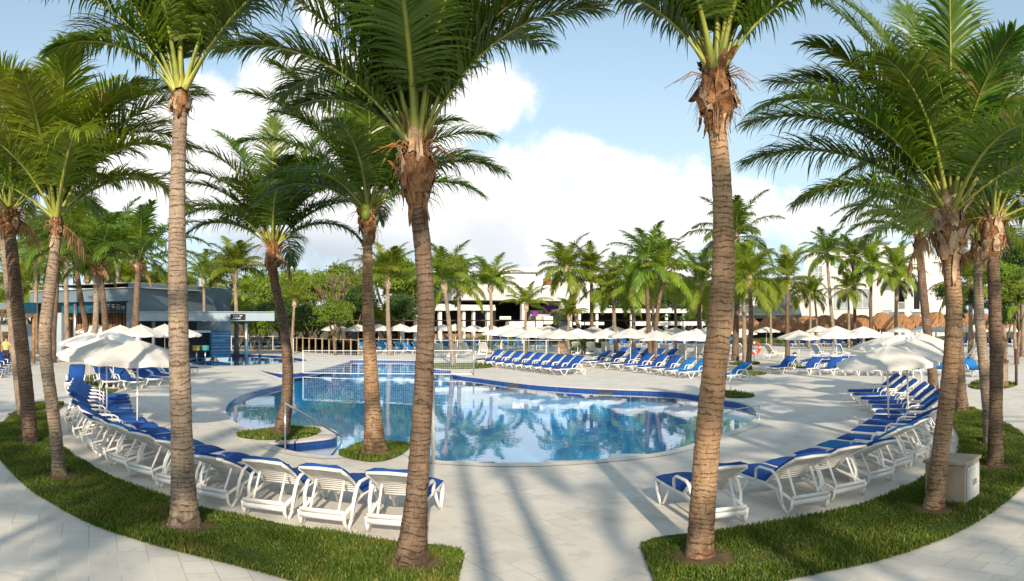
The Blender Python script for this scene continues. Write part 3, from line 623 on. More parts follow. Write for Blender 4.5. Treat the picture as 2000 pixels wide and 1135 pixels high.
# far palms: five crown variants shared by copies
def far_crown(seed, nf, L, fm, up=False):
    V = []; Fc = []; MI = []; off = 0; rs = random.Random(seed)
    for k in range(nf):
        u = (k+.5)/nf; v, f, mi = frond_arrays(R(k*137.5+rs.uniform(-25, 25)), R((84-(60 if up else 95)*u)+rs.uniform(-8, 8)), L*rs.uniform(.8, 1.1), R(rs.uniform(45, 70)+20*u), 52, seed*50+k, leaf=.85*L/3.2, wd=.05, seg=3, droop=.7+.4*u, petr=.04, fold=.3-.5*u)
        V.append(v); Fc.append(f+off); MI += mi; off += len(v)
    # fibre head
    mb = MB(); mb.tube([(0,0,-.6),(0,0,-.3),(0,0,.1),(0,0,.5)], [.16,.30,.26,.08], 8); V.append(np.array(mb.v)); q = [f for f in mb.f if len(f) == 4]; Fc.append(np.array(q)+off); MI += [2]*len(q)
    return npmesh('crown', np.concatenate(V), np.concatenate(Fc), list(fm)+[M_SHEATH2], MI)
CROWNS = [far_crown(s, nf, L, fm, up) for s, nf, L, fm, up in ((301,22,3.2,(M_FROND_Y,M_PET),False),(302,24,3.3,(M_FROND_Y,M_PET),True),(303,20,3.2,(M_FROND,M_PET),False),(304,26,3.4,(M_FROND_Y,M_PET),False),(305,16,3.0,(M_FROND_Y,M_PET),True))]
def far_palm(xt, yt, xb, r, scale, cv, label, group, dark=False, wpx=None):
    base = GR(xb, r); root = empty('palm_tree', base); top = PR(xt, yt, r)-base; mid = top*.5+Vector((rnd.uniform(-.15,.15), 0, 0))
    w0 = .17*max(.8, scale); rg = [(Vector((0,0,-.05)), w0*1.25), (top*.12, w0*.95), (mid, w0*.8), (top, w0*.62)]
    ragged_trunk(rg, 0, rnd.randint(0, 9999), 9, .16).build('trunk', M_TR2 if dark else M_TR1, root, True)
    c = link('crown', CROWNS[cv], root); c.location = top; c.rotation_euler = (0, 0, rnd.uniform(0, 6.28)); k = scale*.84; c.scale = (k, k, k*1.08)
    tag(root, label, 'palm tree', group)
# (crown x, crown y, base x, distance, crown scale, variant, dark trunk)
mid = [(398,545,398,62,1.0,4,0),(458,535,462,60,1.25,1,0),(575,590,570,60,.85,4,0),(757,548,762,58,1.25,1,0),(868,555,886,44,.95,1,0),(896,556,900,60,1.15,0,0),(958,560,958,60,1.0,1,0),(1028,598,1028,60,.85,4,0),
       (1106,528,1142,60,1.1,3,0),(1112,618,1112,58,.75,4,0),(1155,538,1156,60,1.1,0,1),(1198,568,1204,60,1.1,3,0),(1236,562,1238,58,1.1,0,0),(1263,514,1271,46,1.0,2,1),(1297,535,1277,46,.95,3,1),
       (1276,585,1277,62,.95,4,0),(1318,590,1319,62,.95,4,0),(1367,560,1366,56,1.15,0,1),(1452,545,1455,46,.95,3,0),(1464,550,1462,41,1.0,0,1),(1434,590,1434,66,1.0,4,0),(1538,548,1538,48,1.0,0,1),
       (1436,470,1436,50,1.35,2,1),(1368,600,1368,75,1.0,2,1)]
mid.sort(key=lambda q: q[0])
for i, (xt, yt, xb, r, s, cv, dk) in enumerate(mid):
    far_palm(xt, yt, xb, r, s, cv, ORD[i] + ' palm from the left in the line of palms beyond the pool', 'palms beyond the pool', bool(dk))
hot = [(1505,600,1506,66,.7,4,0),(1581,578,1580,72,.85,0,0),(1590,575,1595,74,.7,4,0),(1615,498,1632,70,1.15,2,0),(1665,508,1670,74,1.15,2,1),(1656,568,1658,70,.9,0,0),(1702,522,1702,70,1.2,0,1),(1752,530,1750,70,1.15,0,0),(1755,545,1748,74,1.0,2,0)]
hot.sort(key=lambda q: q[0])
for i, (xt, yt, xb, r, s, cv, dk) in enumerate(hot):
    far_palm(xt, yt, xb, r, s, cv, ORD[i]+' palm from the left in front of the white hotel wall', 'palms before the hotel', bool(dk))
lf = [(20,540,20,75,1.5,0,0),(52,560,55,70,1.4,3,0),(75,520,75,80,1.5,0,0),(145,500,150,80,1.6,3,0),(170,540,170,72,1.3,1,0),(225,520,225,80,1.5,3,0),(245,555,245,75,1.2,1,0),(300,560,300,85,1.1,0,0),(5,600,5,68,1.0,4,0),(425,560,420,85,1.1,3,0),(485,575,485,80,1.0,0,0),(505,560,505,90,1.0,3,0),(70,470,70,60,1.2,3,0),(130,455,132,58,1.3,0,0),(230,470,232,62,1.3,3,0)]
lf.sort(key=lambda q: q[0])
for i, (xt, yt, xb, r, s, cv, dk) in enumerate(lf):
    far_palm(xt, yt, xb, r, s, cv, ORD[i]+' palm from the left in the grove behind the slate bar', 'palms behind the bar', bool(dk))
rt = [(1895,560,1895,50,1.1,0,0),(1985,600,1985,46,.8,4,0),(1998,520,1998,55,1.3,2,0),(1960,510,1962,60,1.2,2,0)]
for i, (xt, yt, xb, r, s, cv, dk) in enumerate(sorted(rt)):
    far_palm(xt, yt, xb, r, s, cv, ORD[i]+' palm from the left in the thicket at the right edge', 'palms at the right edge', bool(dk))

# ------------------------------------------------------------------ broadleaf trees
def leaf_crown(seed, nlobe, nleaf, size, m, flat=.75):
    rs = np.random.RandomState(seed); V = []; 
    lobes = [(rs.uniform(-.62, .62), rs.uniform(-.62, .62), rs.uniform(-.25, .55), rs.uniform(.28, .52)) for _ in range(nlobe)]
    per = nleaf//nlobe
    for (x, y, z, r) in lobes:
        d = rs.randn(per, 3); d /= np.linalg.norm(d, axis=1)[:,None]; d[:,2] = np.where(d[:,2] < -.3, -d[:,2]*.6, d[:,2])
        p = np.array([x, y, z*flat]) + d*r*np.array([1, 1, flat])*(.72+.36*rs.rand(per, 1)**.6)*(1+.16*np.sin(9*d[:,:1]+seed)*np.cos(8*d[:,1:2]))
        n = d+rs.randn(per, 3)*.7; n[:,2] += .3; n /= np.linalg.norm(n, axis=1)[:,None]
        u = np.cross(n, rs.randn(per, 3)); u /= np.linalg.norm(u, axis=1)[:,None]; v = np.cross(n, u); s = size*(.6+.8*rs.rand(per, 1))
        V.append(np.stack([p-u*s, p-v*s*.5, p+u*s, p+v*s*.5], 1))
    V = np.concatenate(V).reshape(-1, 3); f = np.arange(len(V)).reshape(-1, 4); return npmesh('crown', V, f, [m])
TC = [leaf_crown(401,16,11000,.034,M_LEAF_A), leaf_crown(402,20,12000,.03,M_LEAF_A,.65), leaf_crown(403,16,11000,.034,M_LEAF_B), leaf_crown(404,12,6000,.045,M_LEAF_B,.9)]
def broad(px, ytop, r, wpx, cv, label, group, squash=1.0, name='broadleaf_tree', trunkfrac=.45):
    base = GR(px, r); top = PR(px, ytop, r).z; wd = wpx*r/F*.5; hh = min(top*.62, wd*1.0*squash)
    root = empty(name, base); c = link('crown', TC[cv], root); cz = top-hh*.78; c.location = (0, 0, cz); c.scale = (wd*1.05, wd*1.05, hh); c.rotation_euler = (0, 0, rnd.uniform(0, 6.28))
    mb = MB(); tr = max(.12, wd*.06); f = Vector((rnd.uniform(-.3,.3), 0, cz*.5)); mb.tube([(0,0,-.05), f*.5, f], [tr*1.4, tr, tr*.85], 8)
    for k in range(5):
        a = k*1.3+rnd.uniform(-.3,.3); e = Vector((math.cos(a)*wd*.55, math.sin(a)*wd*.55, cz+hh*rnd.uniform(-.1,.3))); mb.tube([f-Vector((0,0,.1)), (f+e)*.5+Vector((0,0,-hh*.1)), e], [tr*.6, tr*.4, tr*.12], 6)
    mb.build('trunk', M_BARK, root, True); tag(root, label, 'tree', group); return root
L1 = [(300,512,80,110,0),(345,520,85,90,1),(520,520,88,130,0),(548,515,75,120,1),(596,512,70,120,0),(640,522,66,110,1),(680,500,72,130,0),(700,545,64,90,2),(755,478,78,130,0),(800,500,80,120,0),
      (655,575,58,80,2),(560,575,66,90,2),(610,580,64,80,2),(505,580,72,80,2),(715,585,66,70,2),(780,560,70,90,2),(830,520,84,100,2)]
L1.sort()
for i, (x, yt, r, wp, cv) in enumerate(L1): broad(x, yt, r, wp, cv if i % 3 else 0, ORD[i]+' leafy tree from the left in the green mass behind the pool bar and fence', 'leafy trees behind the pool', 1.35)
L2 = [(1215,548,92,110,2),(1260,540,95,110,2),(1305,545,92,110,2),(1350,530,95,120,2),(1395,540,95,110,2),(1230,590,86,70,3),(1290,595,86,70,3),(1345,590,86,70,3),(1385,595,86,60,3)]
L2.sort()
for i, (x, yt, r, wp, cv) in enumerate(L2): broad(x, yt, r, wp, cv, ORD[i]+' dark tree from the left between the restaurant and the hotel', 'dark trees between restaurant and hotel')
L3 = [(1862,540,60,90,2),(1900,478,62,120,0),(1950,500,52,110,0),(1995,470,56,120,2),(1985,540,46,100,0),(1925,560,50,80,3),(1868,590,55,60,3),(2035,500,50,120,0),(1960,590,46,80,3)]
L3.sort()
for i, (x, yt, r, wp, cv) in enumerate(L3): broad(x, yt, r, wp, cv, ORD[i]+' leafy tree from the left in the thicket at the right edge', 'leafy trees at the right edge')
L4 = [(x, 560+rnd.randint(-15, 20), 95, 110, rnd.choice((0, 2, 2))) for x in range(-60, 500, 60)]
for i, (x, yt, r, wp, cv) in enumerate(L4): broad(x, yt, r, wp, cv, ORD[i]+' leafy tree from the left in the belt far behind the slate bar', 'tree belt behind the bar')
L5 = sorted([(x, 596+rnd.randint(-6, 10), 70+rnd.uniform(-3, 5), 62, rnd.choice((2, 0, 1, 0))) for x in range(470, 760, 26)])
for i, (x, yt, r, wp, cv) in enumerate(L5): broad(x, yt, r, wp, cv, ORD[i]+' low bushy tree from the left in the understory behind the glass fence', 'understory behind the fence', 1.5)
# bare pale tree by the fence and shrubs
mb = MB(); r_ = 60; b0 = GR(660, r_)
root = empty('bare_tree', b0)
def branch(p, d, L_, rr, lev):
    q = p+d*L_; mb.tube([p, (p+q)/2+Vector((rnd.uniform(-.08,.08),)*3)*L_, q], [rr, rr*.8, rr*.55], 6)
    if lev:
        for k in range(3):
            nd = (d+Vector((rnd.uniform(-.9,.9), rnd.uniform(-.6,.6), rnd.uniform(-.05,.6)))).normalized(); branch(q, nd, L_*rnd.uniform(.55,.8), rr*.55, lev-1)
branch(Vector((0,0,-.05)), Vector((.05,0,1)), 2.2, .28, 4); mb.build('trunk', M_BARK, root, True); tag(root, 'gnarled pale tree with bare spreading limbs behind the fence, left of centre', 'tree')

def shrub(px, ybase, wpx, hpx, cv, label, group, r=None):
    r = r or RG(ybase); root = empty('shrub', GR(px, r)); c = link('foliage', TC[cv], root); w_ = wpx*r/F*.5; h_ = hpx*r/F*.5
    c.location = (0, 0, h_*.9); c.scale = (w_*1.1, w_*1.1, h_*1.3); tag(root, label, 'shrub', group)
sh = [(845,676,24,26,1),(868,675,20,22,0),(905,677,30,24,1),(935,676,26,26,0),(965,678,24,22,1),(1000,678,26,20,1),(1125,694,40,34,3),(1148,692,34,34,3),(1168,690,30,26,1),(1190,668,24,30,1),(1160,640,30,28,0),(1440,682,30,20,3),(1470,680,30,18,1),(1500,676,36,20,0),(1532,676,24,18,0)]
for i, (x, yb, w_, h_, cv) in enumerate(sh): shrub(x, yb, w_, h_, cv, ORD[i]+' green shrub from the left in the planting beds beyond the pool', 'shrubs in the planting beds')

# ------------------------------------------------------------------ buildings
class Face:
    """a facade line between two pixel columns at given distances; work in picture coordinates on its plane"""
    def __init__(s, name, xa, ra, xb, rb, label, cat, group=None):
        s.A = GR(xa, ra); s.B = GR(xb, rb); d = (s.B-s.A); s.ang = math.atan2(d.y, d.x); s.o = empty(name, s.A, s.ang); s.u = d.normalized(); s.n = Vector((-s.u.y, s.u.x, 0)); tag(s.o, label, cat, group)
    def at(s, px, dep=0):
        a = AZ(px); dr = Vector((math.sin(a), math.cos(a), 0)); P0 = s.A+s.n*dep
        det = dr.x*(-s.u.y)+dr.y*s.u.x; k = (P0.x*(-s.u.y)+P0.y*s.u.x)/det; hit = dr*k
        return (hit-P0).dot(s.u), k
    def rect(s, mb, x0, y0, x1, y1, d0=0, d1=.3, mi=0):
        a, ra = s.at(x0, d0); b, rb = s.at(x1, d0); r = (ra+rb)/2
        z1 = max(-.1, H+(HZ-y0)/F*r); z0 = max(-.1, H+(HZ-y1)/F*r); mb.box(a, b, d0, d1, z0, z1, mi); return mb
    def part(s, name, m, rects, parent=None):
        mb = MB()
        for q in rects: s.rect(mb, *q)
        return mb.build(name, m, parent or s.o)
    def windows(s, rects, frame=M_WHITE, glass=M_CURT):
        for (x0, y0, x1, y1) in rects:
            wdt = (x1-x0); fw = .9
            o = s.part('window', M_DARK, [(x0, y0, x1, y1, -.02, .02)])
            s.part('frame', frame, [(x0-fw, y0-fw, x1+fw, y0, -.10, -.02), (x0-fw, y1, x1+fw, y1+fw*1.3, -.14, -.02), (x0-fw, y0, x0, y1, -.10, -.02), (x1, y0, x1+fw, y1, -.10, -.02), ((x0+x1)/2-.4, y0, (x0+x1)/2+.4, y1, -.06, -.025), (x0, (y0+y1)/2-.4, x1, (y0+y1)/2+.4, -.07, -.026)], o)
            s.part('pane', glass, [(x0+.1, y0+.1, x1-.1, y1-.1, -.035, -.021)], o)

# slate bar: left wing, right wing, canopy with sign
b1 = Face('pool_bar', 58, 64, 262, 56, 'slate blue flat-roofed bar with trunk screen wall behind the left umbrellas', 'building')
b1.part('fascia', M_SLATE, [(58, 566, 262, 590, 0, .5)]); b1.part('roof', M_LGREY, [(58, 564.6, 262, 565.8, -.2, 9)])
b1.part('upper_panel', M_TEAL, [(120, 590.2, 247, 611, .6, .8)])
b1.part('trunk_screen', M_BAMB, [(122, 611, 247, 690, 3.0, 3.2)])
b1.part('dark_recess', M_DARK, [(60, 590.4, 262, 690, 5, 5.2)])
mbq = MB()
for k in range(26):
    a_, _ = b1.at(124+k*4.7, 2.6); mbq.tube([(a_, 2.6+rnd.uniform(-.2,.2), 0), (a_+rnd.uniform(-.1,.1), 2.6, 3.4)], [rnd.uniform(.08,.14), rnd.uniform(.06,.1)], 7)
mbq.build('screen_trunks', M_WOOD, b1.o, True)
b1.part('column', M_SLATE, [(247, 590.2, 262, 700, .1, .9)])
for cx in (147, 98): 
    q = MB(); a_, _ = b1.at(cx, .4); q.tube([(a_, .4, 0), (a_, .4, 4.0)], .16, 12); q.build('column', M_STEEL, b1.o, True)
b1.part('white_panel', M_SLATE2, [(107, 611, 120, 690, .5, 1.4)])
sc_ = b1.part('screen', M_DARK, [(207, 592, 246, 608, .25, .4)])
for q_ in [(209+9*(k % 4)+(k*3 % 3), 595+2.8*(k//4), 214+9*(k % 4)+(k*5 % 4), 595.6+2.8*(k//4), .2, .245) for k in range(16) if k % 5 != 3]: b1.part('menu_line', M_CURT, [q_], sc_)
wing = Face('pool_bar_wing', 262, 56, 452, 68, 'slate blue bar wing with plain tall fascia right of the corner column', 'building')
wing.part('fascia', M_SLATE, [(262.4, 559, 452, 613, .05, .6)]); wing.part('roof', M_LGREY, [(262, 558.2, 452, 558.9, .1, 10)])
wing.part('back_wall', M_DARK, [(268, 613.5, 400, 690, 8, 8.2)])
can = Face('bar_canopy', 268, 54, 536, 55, 'long pale blue bar canopy with small black sign on a steel post', 'canopy')
can.part('fascia', M_SLATE2, [(268, 610, 536, 627, 0, .25)]); can.part('roof', M_LGREY, [(268, 608.6, 536, 609.8, -.1, 5)]); can.part('soffit', M_LGREY, [(268, 626, 536, 626.8, .26, 5)])
for cx in (481, 300): 
    q = MB(); a_, _ = can.at(cx, .5); q.tube([(a_, .5, -.3), (a_, .5, 2.62)], .13, 12); q.build('column', M_STEEL, can.o, True)
sg = can.part('sign', M_BLACK, [(450, 613.5, 479, 624.5, -.08, -.005)])
for q_ in [(453+3*k, 615.8, 454.8+3*k, 618, -.095, -.082) for k in (1,2,3,5,6)]+[(455+3.2*k, 620.4, 457+3.2*k, 622.6, -.095, -.082) for k in (0,1,2,3,4)]: can.part('letter_mark', M_NET, [q_], sg)
cnt = Face('bar_counter', 360, 52, 451, 54, 'dark bar counter with blue striped end wall beside the bar pool', 'bar counter')
cnt.part('end_wall', M_BTILE, [(413, 648, 451, 697, 0, 3)]); cnt.part('upper_wall', M_SLATE, [(424, 628, 451, 647.6, .2, 3)])
cnt.part('counter_front', M_DARK, [(360, 652, 412.6, 697, .3, 1.2)]); cnt.part('counter_top', M_LGREY, [(358, 646, 412.6, 650, .1, 1.5)])
cnt.part('light_strip', M_SLATE2, [(414, 655, 448, 656, -.02, -.003), (414, 664.5, 440, 665.5, -.02, -.003), (414, 677, 450, 678, -.02, -.003), (414, 684.5, 450, 685.5, -.02, -.003)])
for k, (x, m_) in enumerate(((384, mat('mustard_seat', (.38,.28,.06))), (401, mat('teal_seat', (.04,.22,.22))))):
    q = empty('bar_stool', GR(x, 50.5)+Vector((0,0,-.05))); z = MB(); z.tube([(0,0,0),(0,0,.7)], .05, 8); z.build('post', M_STEEL, q, True); z = MB(); z.lathe([(0,.7),(.24,.71),(.26,.76),(.24,.80),(0,.81)], 14); z.build('seat', m_, q, True)
    z = MB(); z.lathe([(.24,.78),(.27,1.05),(.25,1.05),(.22,.78)], 14); z.build('backrest', m_, q, True); tag(q, ('mustard' if k == 0 else 'teal')+' round bar stool in front of the dark bar counter', 'bar stool')

# wooden pergola at left edge
pg = Face('wooden_pergola', -60, 44, 74, 47, 'timber pergola with white valance at the left picture edge', 'pergola')
pg.part('beam', M_WOOD, [(-60, 616, 72, 620, -.1, .1)]); pg.part('beam', M_WOOD, [(-60, 612, 72, 615, 5, 5.2)])
pg.part('roof_panel', M_SLATE2, [(-60, 591, 20, 604, .6, 4)]); pg.part('teal_fascia', M_TEAL, [(47, 591, 72, 612, 4, 4.2)]); pg.part('valance', M_CANV, [(-60, 634, 26, 648, .3, .33)])
for k, x in enumerate((28, 66, -20)):
    q = MB(); a_, _ = pg.at(x, 0); q.tube([(a_, 0, 0), (a_, 0, 2.95)], .10, 10); q.build('post', M_WOOD, pg.o, True)
pg.part('pillar', M_SLATE2, [(52, 634, 64, 700, 2, 2.6)]); pg.part('counter', M_WOOD, [(-40, 668, 10, 706, 2.5, 3.5)])

# restaurant: low front roof, big hall
r1 = Face('restaurant_terrace', 676, 72, 968, 76, 'low white-edged restaurant roof on pale columns beyond the pool', 'building')
r1.part('roof', M_LGREY, [(731, 595, 967, 599.6, 0, 14)]); r1.part('white_edge', M_WHITE, [(730, 600, 968, 606, -.15, .1)])
for x0, x1 in ((783,790),(857,863),(904,909),(924,928),(951,957)): r1.part('column', M_WHITE, [(x0, 606.3, x1, 677, .3, .8)])
r1.part('left_wall', M_SLATE, [(676, 606.5, 700, 677, .6, 1.0)]); r1.part('grey_wall', M_LGREY, [(740, 606.5, 752, 677, .9, 1.2)]); r1.part('grey_wall', M_LGREY, [(808, 606.5, 822, 677, .9, 1.2)])
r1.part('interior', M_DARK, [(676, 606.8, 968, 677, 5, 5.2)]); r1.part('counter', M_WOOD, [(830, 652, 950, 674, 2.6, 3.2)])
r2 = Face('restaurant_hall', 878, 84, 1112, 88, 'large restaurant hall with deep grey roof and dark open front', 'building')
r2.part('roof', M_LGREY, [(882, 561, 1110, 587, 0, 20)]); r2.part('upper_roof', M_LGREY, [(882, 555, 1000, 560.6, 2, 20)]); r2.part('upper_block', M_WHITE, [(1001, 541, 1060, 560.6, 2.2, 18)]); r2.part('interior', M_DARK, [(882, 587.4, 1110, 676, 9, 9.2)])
r2.part('column', M_WHITE, [(1020, 587.4, 1026, 676, .4, 1.2)]); r2.part('column', M_LGREY, [(1096, 587.4, 1108, 676, .4, 1.2)])
r2.part('purple_panel', M_PURPLE, [(1062, 597, 1090, 611, 3, 3.2)]); r2.part('purple_panel', M_PURPLE, [(1040, 608, 1050, 618, 2, 2.2)])
r2.part('sign_board', M_WHITE, [(976, 618, 998, 624, 1, 1.1)]); r2.part('sign_lettering', mat('dark_red_letters', (.25,.06,.03)), [(981, 620.4, 993, 621.6, .94, .995)])
r2.part('white_counter', M_WHITE, [(995, 628, 1060, 640, .3, 2), (1062, 618, 1080, 632, .3, 1)]); r2.part('grey_box', M_LGREY, [(1036, 606, 1095, 634, 3.4, 4.4)])
up = Face('roof_pavilion', 972, 105, 1052, 105, 'pale grey rooftop block above the restaurant hall', 'building'); up.part('wall', M_WHITE, [(978, 532, 1046, 556, 0, 8)]); up.part('roof', M_LGREY, [(972, 523, 1052, 531.6, -.6, 9)])
tr_ = Face('tiled_roof_house', 1044, 98, 1082, 98, 'small house with orange tiled roof right of the restaurant hall', 'building')
q = MB(); a_, r_1 = tr_.at(1046); b_, _ = tr_.at(1080); zt = H+(HZ-541)/F*98; zb = H+(HZ-556)/F*98
q.add([(a_,0,zb),(b_,0,zb),(b_,6,zb),(a_,6,zb),((a_+b_)/2-.8,3,zt),((a_+b_)/2+.8,3,zt)], [(0,1,5,4),(1,2,5),(2,3,4,5),(3,0,4)]); q.build('roof', M_ORANGE, tr_.o); tr_.part('wall', M_WHITE, [(1047, 556, 1079, 640, .2, 5.5)])
h1 = Face('hotel_block', 1104, 104, 1206, 112, 'white hotel block with small windows behind the central palms', 'building')
h1.part('wall', M_WHITE, [(1108, 548, 1204, 662, 0, 12)]); h1.part('roof', M_LGREY, [(1106, 546, 1206, 547.7, -.3, 12)])
h1.windows([(1158, 556, 1168, 580), (1177, 556, 1188, 580), (1158, 597, 1168, 604), (1177, 597, 1188, 604), (1125, 556, 1134, 580)])
lo = Face('long_low_pavilion', 1108, 80, 1400, 86, 'long low pavilion with thin white roof edge behind the umbrellas', 'building')
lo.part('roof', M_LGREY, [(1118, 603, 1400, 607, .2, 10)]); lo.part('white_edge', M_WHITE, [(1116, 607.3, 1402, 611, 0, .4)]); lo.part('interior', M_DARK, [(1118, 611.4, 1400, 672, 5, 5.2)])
for x in range(1130, 1400, 34): lo.part('column', M_WHITE, [(x, 611.3, x+4.5, 672, .4, .8)])
lo.part('awning', M_CANV, [(1240, 628, 1390, 636, -1.2, -.9), (1120, 629, 1180, 635, -1.2, -.9)])
# right hotel
hb = Face('balcony_hotel', 1432, 118, 1568, 112, 'white hotel wing with railed balconies, left of the big white block', 'building')
hb.part('wall', M_WHITE, [(1432, 545, 1568, 672, 0, 12)]); hb.part('roof', M_LGREY, [(1430, 542, 1568, 544.8, -.4, 12)])
hb.part('slab', M_LGREY, [(1432, 613, 1564, 616, -1.4, -.05)]); hb.part('slab', M_LGREY, [(1432, 596, 1540, 597.6, -1.4, -.05)])
hb.part('railing', M_SLATE2, [(1434+3*k, 598, 1434.5+3*k, 612.6, -1.3, -1.25) for k in range(34)]+[(1434, 586, 1538, 587, -1.3, -1.25)])
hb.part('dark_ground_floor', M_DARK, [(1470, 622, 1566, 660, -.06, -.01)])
hb.windows([(1482, 566, 1502, 596), (1510, 566, 1530, 596), (1444, 566, 1462, 596)], M_LGREY, M_GLASS)
hw = Face('white_hotel', 1540, 100, 1800, 94, 'big sunlit white hotel block with curved parapet and curtained windows', 'building')
q = MB(); sh_ = [(1540,569),(1548,575),(1556,586),(1562,600),(1566,616),(1566,660),(1800,660),(1800,488),(1790,484),(1745,484),(1740,474),(1630,474),(1625,486),(1575,486),(1572,500),(1572,556),(1540,556)]
pts = []
for x, y in sh_:
    a_, rr_ = hw.at(x); pts.append((a_, H+(HZ-y)/F*rr_))
n_ = len(pts); q.add([(a, 0, z) for a, z in pts]+[(a, 14, z) for a, z in pts], [tuple(range(n_))[::-1], tuple(range(n_, 2*n_))]+[(i, (i+1) % n_, (i+1) % n_+n_, i+n_) for i in range(n_)]); q.build('wall', M_WHITE, hw.o)
hw.part('cornice', M_LGREY, [(1571, 484, 1626, 486.4, -.5, -.02), (1628, 472, 1742, 474.5, -.5, -.02), (1744, 482, 1802, 484.5, -.5, -.02)])
hw.windows([(1631, 568, 1654, 602), (1672, 565, 1697, 601), (1632, 508, 1648, 521), (1676, 506, 1697, 523), (1590, 520, 1606, 545)])
hw.part('balcony_shade_panel', M_DARK, [(1748, 551, 1766, 604, -.04, -.005)]); hw.part('balcony_shade_panel', M_DARK, [(1780, 551, 1796, 604, -.04, -.005)]); hw.part('pier', M_WHITE, [(1767, 478, 1779, 660, -1.4, -.03)])  # flat panels on the wall, balcony shade painted as near-black colour
for q_ in [(1742, 604, 1766.6, 609, -1.5, -.06), (1779.4, 604, 1802, 609, -1.5, -.06), (1742, 540, 1766.6, 549, -1.5, -.06), (1779.4, 540, 1802, 549, -1.5, -.06)]: hw.part('balcony_slab', M_WHITE, [q_])
hw.part('railing', M_PLAST, [(1743+2*k, 592, 1743.5+2*k, 604, -1.4, -1.36) for k in range(12)]+[(1743, 590, 1766, 591.4, -1.4, -1.36)])

# timber frame line and glass fence beyond the pool
tf = Face('timber_pergola', 566, 64, 1396, 64, 'long dark timber beam on thin posts running behind the far umbrellas', 'pergola')
# follows the cylinder in short spans
mbb = MB(); mbp = []
for k, x in enumerate(range(566, 1396, 30)):
    a = tf.o.matrix_world
xs = list(range(566, 1400, 32)); inv = (Matrix.Translation(tf.A) @ Matrix.Rotation(tf.ang, 4, 'Z')).inverted()
pp = [inv @ (GR(x, 64)+Vector((0, 0, 2.66))) for x in xs]; mbb.tube(pp, .07, 4); mbb.build('beam', M_WOODD, tf.o)
for p in pp[::3]:
    q = MB(); q.tube([(p.x, p.y, 0), (p.x, p.y, 2.6)], .045, 6); q.build('post', M_WOODD, tf.o)
def fence(name, xa, ra, xb, rb, step, h, label, mpost, mpan, rail=True):
    f = Face(name, xa, ra, xb, rb, label, 'fence'); L_ = (f.B-f.A).length; n = int(L_/step); rsf = random.Random(xa)
    for k in range(n+1):
        q = MB(); x = L_*k/n; q.box(x-.04, x+.04, -.04, .04, 0, h*rsf.uniform(.97, 1.04)); q.build('post', mpost, f.o)
    if rail: q = MB(); q.box(0, L_, -.02, .02, h*.93, h*.97); q.build('rail', mpost, f.o)
    q = MB(); q.box(0, L_, .05, .065, .08, h*.9); q.build('panel', mpan, f.o)
def glassy(name, tint):
    m = bpy.data.materials.new(name); m.use_nodes = True; t = NT(m.node_tree); t.n.remove(t.n['Principled BSDF'])
    mx = t.add('ShaderNodeMixShader', {0: t.add('ShaderNodeFresnel', {'IOR': 1.45}).outputs[0], 1: t.add('ShaderNodeBsdfTransparent', {'Color': rgba(tint)}).outputs[0], 2: t.add('ShaderNodeBsdfGlossy', {'Roughness': .02}).outputs[0]})
    t.l.new(mx.outputs[0], t.n['Material Output'].inputs[0]); return m
M_PGLASS = glassy('fence_glass', (.80, .86, .84))
fence('glass_fence', 556, 66, 700, 57, .9, 1.25, 'glass fence with wooden posts left of centre beyond the pool', M_PALEW, M_PGLASS)
fence('glass_fence', 700, 62, 830, 60, 1.2, 1.2, 'glass fence with wooden posts behind the blue loungers left of the dark-trunked palm', M_PALEW, M_PGLASS)
fence('glass_fence', 850, 60, 1110, 60, 1.6, 1.15, 'glass fence with grey posts behind the central umbrellas', M_LGREY, M_PGLASS)
fence('wire_fence', 452, 68, 560, 68, 1.1, 1.3, 'thin fence with pale posts between the bar canopy and the glass fence', M_LGREY, M_PGLASS)

# ------------------------------------------------------------------ palapas
def palapa(seed):
    rs = random.Random(seed); root = empty('thatched_parasol'); mb = MB()
    prof = [(1.8,1.35),(1.84,1.48),(1.66,1.85),(1.42,2.2),(1.08,2.55),(.68,2.83),(.3,2.98),(.0,3.02)]
    mb.lathe(prof, 40, 0, None, lambda i, k: 1+rs.uniform(-.09, .07)*(1 if i < 6 else .3)); mb.lathe([(1.74,1.4),(0,2.4)], 24)
    for k in range(900):
        a = rs.uniform(0, 6.28); q = rs.choice((1.0, 1.0, .8, .6, .4)); rr = 1.72*q; z = np.interp(rr, [.0,.62,1.0,1.35,1.6,1.78], [3.02,2.88,2.62,2.26,1.92,1.5]); d = Vector((math.cos(a), math.sin(a), 0)); s = Vector((-d.y, d.x, 0))*rs.uniform(.02, .05)
        p0 = d*(rr-.16)+Vector((0,0,z+.12)); p1 = d*(rr+rs.uniform(.05,.14))+Vector((0,0,z-rs.uniform(.12,.34))); mb.add([p0-s, p0+s, p1+s*.3, p1-s*.3], [(0,1,2,3)])
    mb.build('thatch', M_THATCH, root); mb = MB(); mb.tube([(0,0,0),(0,0,2.7)], [.09,.07], 8); mb.build('pole', M_WOOD, root, True); return root
pal = [(1432,84,618),(1508,82,617),(1543,80,618),(1592,84,616),(1612,78,616),(1655,84,612),(1683,78,616),(1722,84,611),(1757,77,612),(1787,84,613),(1828,76,611),(1888,78,610),(1925,84,612),(1952,76,613),(1985,80,610),(2015,76,612),(1465,88,620),(1574,90,618),(1865,88,612)]
pal.sort(); PV = [palapa(1), palapa(2), palapa(3)]
for p in PV: freeze(p)
